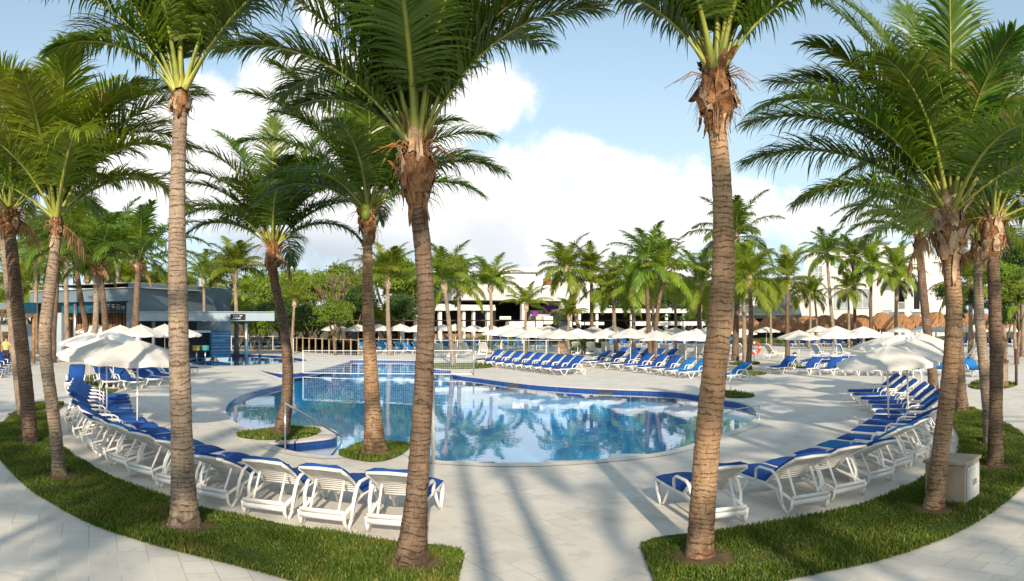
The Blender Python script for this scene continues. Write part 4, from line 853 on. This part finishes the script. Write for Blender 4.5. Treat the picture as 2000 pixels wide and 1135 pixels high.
for i, (x, r, yt) in enumerate(pal):
    o = PV[i] if i < 3 else copy_tree(PV[i % 3]); o.location = GR(x, r); o.rotation_euler = (0, 0, rnd.uniform(0, 6)); hs = (H+(HZ-yt)/F*r)/3.0*rnd.uniform(.97, 1.04); k_ = rnd.uniform(.9, 1.06); o.scale = (k_, k_, hs)
    tag(o, ORD[i]+' thatched straw parasol from the left in the row before the hotel', 'thatched parasol', 'thatched parasols before the hotel')

# ------------------------------------------------------------------ umbrellas
def canopy_mesh(R0=1.25, z0=1.80, zt=2.24, seg=8, sub=6, val=.11):
    mb = MB(); rings = 7; n = seg*sub
    for j in range(rings):
        u = j/(rings-1); 
        for k in range(n):
            ph = (k % sub)/sub; a = 2*math.pi*k/n; c = math.cos(math.pi/seg)/math.cos((ph-.5)*2*math.pi/seg)   # octagon edge
            sag = math.sin(math.pi*ph); rr = R0*u*c*(1-.03*sag*u); z = zt-(zt-z0)*(u**1.12)-.045*sag*u*(1-.2*u)
            if j == rings-1: z += .03*sag
            mb.v.append((rr*math.cos(a), rr*math.sin(a), z))
    for j in range(rings-1):
        for k in range(n): mb.f.append((j*n+k, (j+1)*n+k, (j+1)*n+(k+1) % n, j*n+(k+1) % n)); mb.m.append(0)
    b = (rings-1)*n; c0 = len(mb.v)
    for k in range(n):
        x, y, z = mb.v[b+k]; sag = math.sin(math.pi*(k % sub)/sub); mb.v.append((x*1.005, y*1.005, z-val*(.75+.35*sag)))
    for k in range(n): mb.f.append((b+k, c0+k, c0+(k+1) % n, b+(k+1) % n)); mb.m.append(0)
    return mb
def make_umbrella(full):
    root = empty('parasol'); canopy_mesh().build('canopy', M_CANV, root, True)
    mb = MB(); mb.tube([(0,0,0),(0,0,2.26)], .022, 8); 
    if full: mb.tube([(0,0,.92),(0,0,1.02)], .038, 8)
    mb.build('pole', M_POLE, root, True)
    if full:
        mb = MB()
        for k in range(8):
            a = 2*math.pi*k/8; d = Vector((math.cos(a), math.sin(a), 0)); mb.tube([Vector((0,0,2.2))+d*.03, d*1.22+Vector((0,0,1.79))], .008, 4); mb.tube([Vector((0,0,1.75))+d*.03, d*.62+Vector((0,0,2.0))], .008, 4)
        mb.build('ribs', M_POLE, root)
        mb = MB(); mb.lathe([(0,2.23),(.05,2.235),(.055,2.27),(.025,2.29),(.03,2.33),(.015,2.37),(0,2.38)], 12); mb.build('finial', M_PLAST, root, True)
        mb = MB(); mb.lathe([(.26,0.0),(.26,.05),(.22,.07),(.05,.08),(.04,.18),(0,.18)], 20); mb.build('foot', M_LGREY, root, True)
    return root
UN, UF = make_umbrella(True), make_umbrella(False); freeze(UN); freeze(UF)
UC = {'n': 0, 'f': 0}
def umbrella(x, yb, yt, label, group, full=False, tilt=0):
    r = RG(yb); key = 'n' if full else 'f'; src = UN if full else UF; o = src if UC[key] == 0 else copy_tree(src); UC[key] += 1
    h = H+(HZ-yt)/F*r; top = 2.36 if full else 2.26; o.location = G(x, yb); k = h/top; o.scale = (1, 1, max(.8, min(1.25, k))); o.rotation_euler = (R(rnd.uniform(-1.5,1.5)), R(rnd.uniform(-1.5,1.5)), rnd.uniform(0, .78))
    tag(o, label, 'parasol', group)
ul = sorted([(268,853,653),(209,828,652),(196,806,650),(175,757,642),(222,760,640)])
for i, (x, yb, yt) in enumerate(ul): umbrella(x, yb, yt, ORD[i]+' cream parasol pole from the left in the cluster over the left lounger arc', 'cream parasols over the left arc', True)
for i, (x, yb, yt) in enumerate(sorted([(236,728,634),(274,730,633),(322,728,632),(350,722,636),(186,708,632)])): umbrella(x, yb, yt, ORD[i]+' white parasol from the left in the shaded group before the bar counter', 'white parasols before the bar', False)
ur = sorted([(1736,847,665),(1774,832,659),(1756,778,646),(1784,797,652),(1725,760,652),(1800,770,644)])
for i, (x, yb, yt) in enumerate(ur): umbrella(x, yb, yt, ORD[i]+' cream parasol pole from the left in the cluster over the right lounger arc', 'cream parasols over the right arc', True)
front = [(977,706,638),(1012,711,640),(1048,714,641),(1091,719,642),(1128,716,641),(1184,715,642),(1231,722,640),(1283,722,645),(1339,727,645),(1360,716,641),(1560,719,644),(1634,716,642),(1690,712,641)]
for i, (x, yb, yt) in enumerate(front): umbrella(x, yb, yt, ORD[i]+' white parasol from the left in the front row across the far deck', 'white parasols in the front far row', False)
back = [(655,688,632),(700,688,633),(740,688,632),(783,688,632),(815,690,634),(864,686,633),(890,688,632),(925,688,634),(958,690,634),(992,688,634),(1033,690,634),(1070,690,635),(1106,690,635),(1160,692,637),(1200,690,636),(1318,694,639),
        (1270,690,636),(1385,692,637),(1450,688,641),(1497,684,638),(1633,688,636),(1686,688,637),(1759,688,636),(1800,688,636),(1836,688,636),(1880,688,634),(1903,690,634),(1984,688,634),(1600,684,636)]
back.sort()
for i, (x, yb, yt) in enumerate(back): umbrella(x, yb, yt, (ORD[i] if i < len(ORD) else 'last')+' white parasol from the left in the back row across the far deck', 'white parasols in the back far row', False)

# ------------------------------------------------------------------ loungers (foot end towards +Y)
def make_lounger(ang=31, cm=M_BLUE, simple=False, name='sun_lounger'):
    root = empty(name); W = .31; sz = .33; hy = -.12; bl = .84; a = R(ang); by = hy-bl*math.cos(a); bz = sz+bl*math.sin(a)
    def arc(x): return [(x, hy-bl*u*math.cos(a)+.0, sz+.01+bl*u*math.sin(a)+.035*math.sin(math.pi*u)) for u in (0, .25, .5, .75, 1)]
    mb = MB()
    for s in (-1, 1):
        mb.tube([(s*W,.93,sz-.035),(s*W,.90,sz),(s*W,.5,sz-.015),(s*W,hy,sz-.01),(s*W,-.45,sz-.06),(s*W,-.80,sz-.13)], .027, 6 if not simple else 4, flat=(1, .9))
    mb.box(-W, W, .90, .945, sz-.055, sz-.005); mb.box(-W, W, -.83, -.80, sz-.20, sz-.135); mb.box(-W, W, -.83, -.80, sz-.125, sz-.07); mb.box(-W, W, .30, .34, sz-.06, sz-.03)
    if simple:
        for s in (-1, 1):
            for y in (.62, -.62): mb.tube([(s*W,y+.1,sz),(s*(W+.02),y,0.0)], [.03,.022], 4)
            mb.tube([(s*(W+.04),-.5,sz),(s*(W+.05),-.42,.5),(s*(W+.05),.02,.52),(s*(W+.04),.1,sz)], .022, 4)
    mb.build('frame', M_PLAST, root, not simple)
    mb = MB()                                        # slatted back panel with its rim
    for s in (-1, 1): mb.tube([(s*(W-.01), y, z-.012) for _, y, z in arc(0)], .022, 6)
    c = arc(0); mb.tube([(-W+.01, c[4][1], c[4][2]), (0, c[4][1]-.01, c[4][2]+.012), (W-.01, c[4][1], c[4][2])], .026, 6)
    if not simple:
        for k in range(11):
            u = .06+.082*k; y = hy-bl*u*math.cos(a); z = sz+.005+bl*u*math.sin(a)+.035*math.sin(math.pi*u); Mx = Matrix.Translation((0, y, z)) @ Matrix.Rotation(-a, 4, 'X'); mb.box(-W+.02, W-.02, -.026, .026, -.008, .008, 0, Mx)
    mb.build('backrest', M_PLAST, root, True)
    def pad(pts, wd, th):
        mb = MB(); n = len(pts); cols = 6; V = []
        for j, (y, z) in enumerate(pts):
            T = Vector((0, pts[min(j+1, n-1)][0]-pts[max(j-1, 0)][0], pts[min(j+1, n-1)][1]-pts[max(j-1, 0)][1])).normalized(); N_ = Vector((0, -T.z, T.y)); N_ = N_ if N_.z > 0 else -N_
            e = .35 if j in (0, n-1) else 1
            for i in range(cols+1):
                x = (i/cols*2-1); q = (1-abs(x)**6*.7)*e; V.append(Vector((x*wd, y, z))+N_*th*q*(1+.12*math.sin(5*x+j)))
            for i in range(cols+1):
                x = (i/cols*2-1); V.append(Vector((x*wd, y, z)))
        Fc = []; st = 2*(cols+1)
        for j in range(n-1):
            for i in range(cols): Fc.append((j*st+i, j*st+i+1, (j+1)*st+i+1, (j+1)*st+i)); Fc.append((j*st+cols+1+i, (j+1)*st+cols+1+i, (j+1)*st+cols+2+i, j*st+cols+2+i))
            Fc.append((j*st, (j+1)*st, (j+1)*st+cols+1, j*st+cols+1)); Fc.append((j*st+cols, j*st+2*cols+1, (j+1)*st+2*cols+1, (j+1)*st+cols))
        for j in (0, n-1):
            for i in range(cols): Fc.append((j*st+i, j*st+i+1, j*st+cols+2+i, j*st+cols+1+i))
        mb.add(V, Fc); return mb
    sp = [(.90-(.90-hy-.01)*u, sz+.022-.01*math.sin(3*u)) for u in (0, .05, .25, .5, .75, .97, 1)]
    pad(sp, W+.012, .055).build('seat_cushion', cm, root, True)
    bp = [(y, z+.018) for _, y, z in arc(0)]; bp = [bp[0], bp[1], bp[2], bp[3], (bp[4][0]*.97+bp[3][0]*.03, bp[4][1]*.97+bp[3][1]*.03), bp[4]]
    pad(bp, W+.008, .055).build('back_cushion', cm, root, True)
    if not simple:
        mb = MB()
        for k in range(12): y = .84-.08*k; mb.box(-W+.02, W-.02, y-.028, y+.028, sz-.006, sz+.010)
        mb.build('seat_slats', M_PLAST, root)
        for s in (-1, 1):
            q = MB(); q.tube([(s*W,.88,sz-.02),(s*(W+.015),.80,sz-.14),(s*(W+.02),.70,.07),(s*(W+.02),.64,.0)], [.034,.03,.026,.022], 6, flat=(1.2,.8)); q.tube([(s*(W+.02),.65,.02),(s*(W+.02),.56,.04),(s*(W+.01),.44,.18),(s*W,.36,sz-.03)], [.02,.02,.024,.026], 6); q.build('leg', M_PLAST, root, True)
            q = MB(); q.tube([(s*(W+.02),-.74,0),(s*(W+.02),-.66,.03),(s*(W+.02),-.52,.16),(s*(W+.02),-.44,sz-.04)], [.022,.024,.028,.03], 6); q.tube([(s*(W+.02),-.74,0),(s*W,-.79,.10),(s*W,-.81,sz-.11)], [.022,.026,.03], 6, flat=(1.2,.8)); q.build('leg', M_PLAST, root, True)
            q = MB(); q.tube([(s*(W+.02),-.60,.10),(s*(W+.045),-.56,.36),(s*(W+.05),-.47,.50),(s*(W+.05),-.36,.545),(s*(W+.05),-.02,.545),(s*(W+.05),.07,.50),(s*(W+.035),.11,.40),(s*(W+.01),.13,sz-.02)], [.022,.024,.025,.025,.025,.024,.022,.022], 8, flat=(1.15,.75)); q.build('armrest', M_PLAST, root, True)
        q = MB()
        for s in (-1, 1): q.tube([(s*.2, hy-bl*.55*math.cos(a), sz+bl*.55*math.sin(a)), (s*.2, -.72, sz-.11)], .018, 5)
        q.tube([(-.2,-.72,sz-.11),(.2,-.72,sz-.11)], .016, 5); q.build('back_prop', M_PLAST, root)
    return root
protos = {}
for k, (an, cm, sm) in {'A': (31, M_BLUE, False), 'D': (25, M_BLUE, False), 'B': (31, M_BLUE2, False), 'C': (28, M_BLUE, False), 'E': (39, M_BLUE, False), 'F': (38, M_BLUE, True), 'G': (42, M_BLUE2, True), 'W': (52, M_GREYC, True)}.items():
    protos[k] = [make_lounger(an, cm, sm), 0]; freeze(protos[k][0])
def lounger(x, y, az_, kind, label, group):
    p = protos[kind]; o = p[0] if p[1] == 0 else copy_tree(p[0]); p[1] += 1
    o.location = (x, y, 0); o.rotation_euler = (0, 0, -R(az_)); tag(o, label, 'sun lounger', group); return o
# left arc: rear centre (x, y), heading (deg clockwise from the view axis)
rear = [(-1.53,9.40,8),(-2.42,9.52,8),(-3.34,9.78,10),(-4.28,10.22,14),(-5.16,10.72,18),(-6.02,11.30,24)]
def catmull(P, d):
    seg = [math.dist(P[i][:2], P[i+1][:2]) for i in range(len(P)-1)]; i = 0
    while i < len(seg)-1 and d > seg[i]: d -= seg[i]; i += 1
    u = d/seg[i]; return tuple(P[i][k]*(1-u)+P[i+1][k]*u for k in range(3))
path = [(-6.02,11.30,24),(-7.09,12.15,34),(-7.95,12.95,42),(-9.0,14.1,52),(-10.0,15.2,60),(-10.95,16.5,66),(-11.95,18.2,68),(-13.2,20.3,70)]
rear += [catmull(path, 1.02*k) for k in range(1, 12)]
for i, (x, y, a) in enumerate(rear):
    d = Vector((math.sin(R(a)), math.cos(R(a)))); c = Vector((x, y))+d*.78; kind = 'AAADAABAD'[i % 9] if 0 < i < 11 else ('A' if i == 0 else 'E')
    lounger(c.x, c.y, a+rnd.uniform(-2, 2), kind, ORD[i]+' blue lounger counted from the central walkway along the left arc', 'blue loungers in the left arc')
rf = [(1306,945,-10),(1427,918,-13),(1492,905,-18),(1548,888,-24),(1592,872,-30),(1631,859,-37),(1659,843,-43),(1682,830,-50),(1700,820,-57),(1708,809,-62),(1703,799,-65),(1696,790,-67),(1682,782,-69),(1668,774,-70),(1657,767,-70)]
pts = [(G(x, y, .33), a) for x, y, a in rf]
for i, (p, a) in enumerate(pts):
    f = Vector((p.x, p.y)); d = Vector((math.sin(R(a)), math.cos(R(a)))); rt_ = Vector((d.y, -d.x)); c = f+rt_*.31-d*.93
    if i == 0: c = Vector((2.74, 9.52))+d*.78
    lounger(c.x, c.y, a, 'AAADBAADA'[i % 9] if i < 8 else 'E', ORD[i]+' blue lounger counted from the central walkway along the right arc', 'blue loungers in the right arc')
def row(items, label, group, end='from the left'):
    for i, (x, yb, a, k) in enumerate(items):
        p = G(x, yb); lounger(p.x, p.y, a+rnd.uniform(-3, 3), k, f'{ORD[i]} {label}', group)
row([(148,760,151,'E'),(206,757,134,'A'),(246,758,124,'A'),(282,752,124,'A'),(306,747,122,'C'),(328,740,120,'C'),(342,735,118,'C'),(356,731,118,'C')], 'blue lounger from the left in the row behind the left parasols', 'blue loungers behind the left parasols')
row([(958+19.2*i, 713.5+2.35*i, -126, 'E') for i in range(9)], 'blue lounger from the left in the slanting row on the pool peninsula', 'blue loungers on the peninsula')
row([(1168+27*i, 716+3.1*i, -124, 'E' if i < 6 else 'B') for i in range(8)], 'blue lounger from the left in the long front row right of the peninsula row', 'blue loungers right of the peninsula')
row([(1205+24*i, 708+.8*i, -124, 'E') for i in range(5)], 'blue lounger from the left in the short second row under the parasols', 'blue loungers in the second row')
row([(1432,746,-115,'B')], 'bright blue lounger alone right of the tall walkway palm', 'single loungers')
row([(1530,729,-125,'A'),(1581,731,-128,'A'),(1624,732,-135,'A'),(1672,733,-135,'A'),(1715,733,-135,'B'),(1752,733,-135,'A'),(1788,733,-140,'A'),(1838,733,-150,'B'),(1902,735,-170,'B')], 'blue lounger from the left in the row behind the right parasol cluster', 'blue loungers behind the right parasols')
row([(1128,694,20,'W'),(1156,694,15,'W'),(1184,694,10,'W'),(1296,700,5,'W'),(1330,700,0,'W'),(1362,700,0,'W'),(948,696,20,'W'),(912,696,30,'W'),(893,700,30,'W'),(860,698,30,'W'),(1424,698,60,'W'),(1452,698,60,'W'),(1510,700,70,'W'),(1600,700,60,'W'),(1642,700,50,'W'),(1890,705,-30,'W')], 'white uncovered lounger in the scattered line across the far deck', 'white uncovered loungers')
row([(680+17.5*i, 690+(i % 2)*1.5, 135, 'G') for i in range(10)], 'bright blue lounger from the left behind the volleyball net', 'blue loungers behind the net')
row([(455,682,150,'F'),(476,682,150,'F'),(498,682,150,'F'),(518,682,150,'F'),(540,682,150,'F'),(566,682,145,'F'),(584,682,145,'F'),(622,682,140,'G')], 'dark blue lounger from the left beside the bar canopy post', 'blue loungers beside the bar post')
row([(853,682,170,'G'),(872,682,170,'G'),(896,682,175,'G'),(914,682,160,'G'),(938,682,160,'G'),(962,681,-150,'G'),(990,681,160,'G'),(1012,681,170,'G'),(1030,680,170,'G'),(1052,681,-160,'G'),(1068,681,-160,'F'),(1100,680,180,'F')], 'blue lounger from the left in the back row before the planting bed', 'blue loungers before the planting bed')
row([(1199+21.5*i, 677, -150 if i > 3 else 165, 'F' if i % 4 else 'G') for i in range(10)], 'blue lounger from the left in the far row right of centre', 'blue loungers far right of centre')
row([(1425,677,-150,'G'),(1500,675,-130,'F'),(1516,675,-130,'G'),(1546,677,-140,'F')]+[(1568+17.5*i, 677, -140, 'F') for i in range(7)]+[(1860+22*i, 677, -150, 'F') for i in range(6)], 'dark blue lounger from the left in the far row before the straw parasols', 'blue loungers before the straw parasols')
row([(2+8*i, 722-4.5*i, 120, 'A') for i in range(5)]+[(-6-8*i, 727+5*i, 120, 'A') for i in range(3)], 'blue lounger from the right in the cropped row at the left picture edge', 'blue loungers at the left edge')

# ------------------------------------------------------------------ pool fittings
def rail(name, pts, label, rad=.022, cat='handrail', mt=M_STEEL):
    root = empty(name, pts[0][0]); b = Vector(pts[0][0])
    for k, seg in enumerate(pts):
        mb = MB(); mb.tube([Vector(p)-b for p in seg], rad, 10); mb.build('post' if k else 'rail', mt, root, True)
    tag(root, label, cat); return root
A0 = G(557, 880); B0 = G(667, 874, -.3); T0 = A0+Vector((0, 0, .98)); E0 = PR(668, 868, RG(868, -.2))
E0 = Vector((B0.x, B0.y, -.05)); E1 = Vector((B0.x, B0.y, -.7))
rail('handrail', [[T0, T0*.6+E0*.4, E0], [T0+Vector((0,0,-.02)), A0], [E0, E1]], 'steel handrail sloping into the pool between the two grass islands')
p1 = G(846, 906); rail('net_post', [[p1+Vector((0,0,1.55)), p1]], 'tall grey post at the near pool edge beside the dark-trunked palm', .035, 'post', M_LGREY)
p2 = G(1427, 763); rail('handrail', [[p2+Vector((0,0,.82)), p2], [p2+Vector((0,0,.82)), p2+Vector((-1.2,-1.0,.45)), p2+Vector((-1.6,-1.6,-.3))]], 'steel grab rail at the right end of the pool beside the steps')
c0 = G(1412, 838); c1 = G(1462, 822)
rail('handrail', [[c0+Vector((0,0,.35)), (c0+c1)/2+Vector((0,0,.4)), c1+Vector((.3,0,.4))], [c1+Vector((.3,0,.4)), c1+Vector((.3,0,-.9))], [c0+Vector((0,0,.35)), c0+Vector((0,0,-.9))]], 'low steel rail over the white steps at the right end of the pool', .015)
# white submerged steps
def step_block(name, cx, cy, z, w_, d_, n, rz, label):
    root = empty(name, (cx, cy, 0), rz)
    for k in range(n):
        mb = MB(); mb.box(-w_/2, w_/2, k*d_, (k+1)*d_-.004, -1.3, z-.13*k); o = mb.build('step', M_STEP, root); bv = o.modifiers.new('bevel', 'BEVEL'); bv.width = .02; bv.segments = 2
    tag(root, label, 'pool steps')
for i, (x, y, w_, rz) in enumerate(((880, 906, 1.7, 3), (1005, 909, 1.5, 1), (1142, 905, 1.5, -5), (1262, 891, 1.4, -12))):
    p = G(x, y); step_block('pool_steps', p.x, p.y+.30, -.10, w_, .55, 4, R(rz), ORD[i]+' set of white steps from the left along the near pool edge')
p = G(1464, 806); step_block('pool_steps', p.x, p.y, -.05, 3.0, .42, 4, R(97), 'white stair block in the rounded right end of the pool')
# skimmer mouths
for i, (x, y) in enumerate(((1006, 748), (1184, 760))):
    p = G(x, y); mb = MB(); mb.box(-.32, .32, -.05, .02, -.22, -.06); o = mb.build('skimmer_mouth', M_BLACK); o.location = (p.x, p.y-.03, 0); tag(o, ('left' if i == 0 else 'right')+' dark skimmer opening in the blue tile rim of the peninsula', 'skimmer')
# volleyball net
pa = G(573, 706); pb = G(925, 733); root = empty('volleyball_net', (0,0,0)); na = G(592, 722); na2 = Vector((na.x, na.y, 0))
na2 = GR(592, 39); nb2 = GR(922, 37)
q = MB(); q.tube([na2+Vector((0,0,1.12)), nb2+Vector((0,0,1.22))], .016, 4); q.build('top_tape', M_NET, root)
q = MB(); q.tube([na2+Vector((0,0,-.02)), nb2+Vector((0,0,.06))], .02, 4); q.tube([na2+Vector((0,0,1.12)), na2+Vector((0,0,-.02))], .025, 4); q.build('bottom_tape', M_NET, root)
q = MB()
for k in range(91):
    u = k/90; p = na2*(1-u)+nb2*u; q.tube([p+Vector((0,0,0)), p+Vector((0,0,1.14+.09*u))], .0035, 3, cap=False)
for k in range(1, 10): q.tube([na2+Vector((0,0,.11*k)), nb2+Vector((0,0,.11*k+.06))], .0035, 3, cap=False)
q.build('mesh', M_NET, root); tag(root, 'white volleyball net stretched across the far arm of the pool', 'net')
rail('net_post', [[pa+Vector((0,0,1.5)), pa]], 'thin grey net post on the deck left of the far pool arm', .035, 'post', M_LGREY)
rail('net_post', [[pb+Vector((0,0,1.35)), pb]], 'thin grey net post on the peninsula edge left of the slanting lounger row', .035, 'post', M_STEEL)
# life ring
p = G(1473, 708); root = empty('life_ring_stand', p)
q = MB(); q.tube([(0,0,0),(0,0,1.1)], .03, 8); q.build('post', M_STEEL, root, True)
q = MB(); cz = H-(680-HZ)/F*RG(708)
def rg_(i0, i1): return [(.34*math.cos(2*math.pi*i/48), -.09, cz+.34*math.sin(2*math.pi*i/48)) for i in range(i0, i1+1)]
for k in range(4):
    q = MB(); q.tube(rg_(12*k+2, 12*k+12), .085, 10); q.build('red_segment', M_RED, root, True); q = MB(); q.tube(rg_(12*k, 12*k+2), .088, 10); q.build('white_band', M_PLAST, root, True)
tag(root, 'red and white life ring on a steel stand beside the brown palm', 'life ring')
# bollard lights
for i, (x, yb) in enumerate(((1552, 707), (1252, 709), (1120, 706))):
    p = G(x, yb); root = empty('bollard_light', p); q = MB(); q.tube([(0,0,0),(0,0,.36)], .12, 12); q.build('base', M_BLACK, root, True); q = MB(); q.tube([(0,0,.36),(0,0,.52)], .10, 12); q.build('lens', M_PLAST, root, True)
    q = MB(); q.lathe([(.15,.52),(.15,.56),(.05,.62),(0,.62)], 14); q.build('cap', M_BLACK, root, True); tag(root, ('black bollard light before the lap pool at right', 'black bollard light under the central parasols', 'black bollard light left of the central parasols')[i], 'bollard light')
# bins
for i, (x, yb, h, wd) in enumerate(((1096, 698, 1.15, .5), (692, 690, 1.0, .6), (1962, 758, 1.15, .28))):
    p = G(x, yb); root = empty('litter_bin', p, -AZ(x)); q = MB()
    for k in range(7): q.box(-wd/2+k*wd/7+.008, -wd/2+(k+1)*wd/7-.008, -wd/2, -wd/2+.03, .05, h*.88); q.box(-wd/2+k*wd/7+.008, -wd/2+(k+1)*wd/7-.008, wd/2-.03, wd/2, .05, h*.88)
    q.box(-wd/2, -wd/2+.03, -wd/2+.032, wd/2-.032, .05, h*.88); q.box(wd/2-.03, wd/2, -wd/2+.032, wd/2-.032, .05, h*.88); q.build('body', M_WOOD, root)
    q = MB(); q.box(-wd/2-.03, wd/2+.03, -wd/2-.03, wd/2+.03, h*.89, h*.95); q.box(-wd/2+.05, wd/2-.05, -wd/2+.05, wd/2-.05, h*.951, h); q.build('lid', M_WOODD, root)
    tag(root, ('slatted wooden bin behind the peninsula loungers', 'wide wooden bin by the glass fence left of centre', 'slim wooden bin on the small grass patch at far right')[i], 'bin')
p = G(1985, 753); rail('timber_post', [[p+Vector((0,0,1.5)), p]], 'dark timber post right of the slim bin at far right', .06, 'post', M_WOODD)
# utility cabinet
Cn = Vector((6.13, 9.0, 0)); rz = math.atan2(.6, .8); root = empty('utility_cabinet', Cn, rz)
q = MB(); q.box(0, .67, 0, .62, 0, .60); o = q.build('body', M_BEIGE, root); bv = o.modifiers.new('bevel', 'BEVEL'); bv.width = .012; bv.segments = 2
q = MB(); q.box(-.03, .70, -.03, .65, .602, .65); o = q.build('top', M_BEIGE, root); bv = o.modifiers.new('bevel', 'BEVEL'); bv.width = .012; bv.segments = 2
for s in (0, 1):
    q = MB(); x0 = .06+s*.28; q.box(x0, x0+.26, -.022, -.003, .07, .56); 
    for k in range(9): q.box(x0+.03, x0+.23, -.032, -.0225, .12+.045*k, .145+.045*k)
    d = q.build('door', M_LGREY, root); q = MB(); q.box(x0+(.21 if s == 0 else .03), x0+(.23 if s == 0 else .05), -.05, -.033, .28, .36); q.build('handle', M_STEEL, d)
tag(root, 'beige masonry utility cabinet with grey louvred double door on the right lawn', 'cabinet')
# person under the pergola at the left edge
def person(loc, rz, shirt, shorts, label):
    root = empty('person', loc, rz); me = bpy.data.meshes.new('body')
    J = [(0,0,.95,.13),(0,0,1.15,.12),(0,0,1.38,.145),(0,0,1.50,.055),(0,.01,1.60,.085),(0,.01,1.70,.085), (.17,0,1.40,.06),(.23,.02,1.14,.045),(.20,.16,.95,.036),(.19,.22,.88,.03), (-.17,0,1.40,.06),(-.24,0,1.13,.045),(-.24,.06,.90,.036),(-.24,.09,.82,.03),
         (.09,0,.86,.09),(.10,.03,.50,.062),(.10,0,.10,.042),(.10,.16,.03,.035), (-.09,0,.86,.09),(-.10,-.02,.50,.062),(-.10,-.06,.10,.042),(-.10,.10,.03,.035)]
    E = [(0,1),(1,2),(2,3),(3,4),(4,5),(2,6),(6,7),(7,8),(8,9),(2,10),(10,11),(11,12),(12,13),(0,14),(14,15),(15,16),(16,17),(0,18),(18,19),(19,20),(20,21)]
    me.from_pydata([j[:3] for j in J], E, []); o = link('body', me, root); sk = o.modifiers.new('skin', 'SKIN'); 
    for i, j in enumerate(J): me.skin_vertices[0].data[i].radius = (j[3], j[3])
    me.skin_vertices[0].data[0].use_root = True; o.modifiers.new('sub', 'SUBSURF').levels = 2; o.modifiers['sub'].render_levels = 2; me.materials.append(mat('skin_tone', (.40,.22,.14), .6))
    q = MB(); q.lathe([(.165,.98),(.17,1.15),(.195,1.38),(.15,1.47),(.07,1.50)], 16, 0, Matrix.Diagonal((1.08, .78, 1, 1))); q.build('shirt', shirt, root, True)
    for s in (-1, 1): q = MB(); q.tube([(s*.15,0,1.43),(s*.23,.01,1.22)], [.085,.075], 10); q.build('sleeve', shirt, root, True)
    q = MB(); q.lathe([(.17,1.0),(.18,.86)], 14, 0, Matrix.Diagonal((1.08, .8, 1, 1)))
    for s in (-1, 1): q.tube([(s*.09,0,.90),(s*.10,.02,.52)], [.12,.10], 10)
    q.build('shorts', shorts, root, True); q = MB(); q.lathe([(.0,1.83),(.07,1.81),(.105,1.74),(.108,1.66),(.09,1.63)], 14, 0, Matrix.Translation((0,-.012,0))); q.build('hair', mat('dark_hair', (.03,.02,.015), .6), root, True)
    tag(root, label, 'person')
p = GR(12, 43); person((p.x, p.y, 0), R(200), mat('olive_shirt', (.42,.40,.16), .8), mat('dark_shorts', (.03,.03,.04), .8), 'person in an olive shirt and dark shorts standing under the timber pergola')
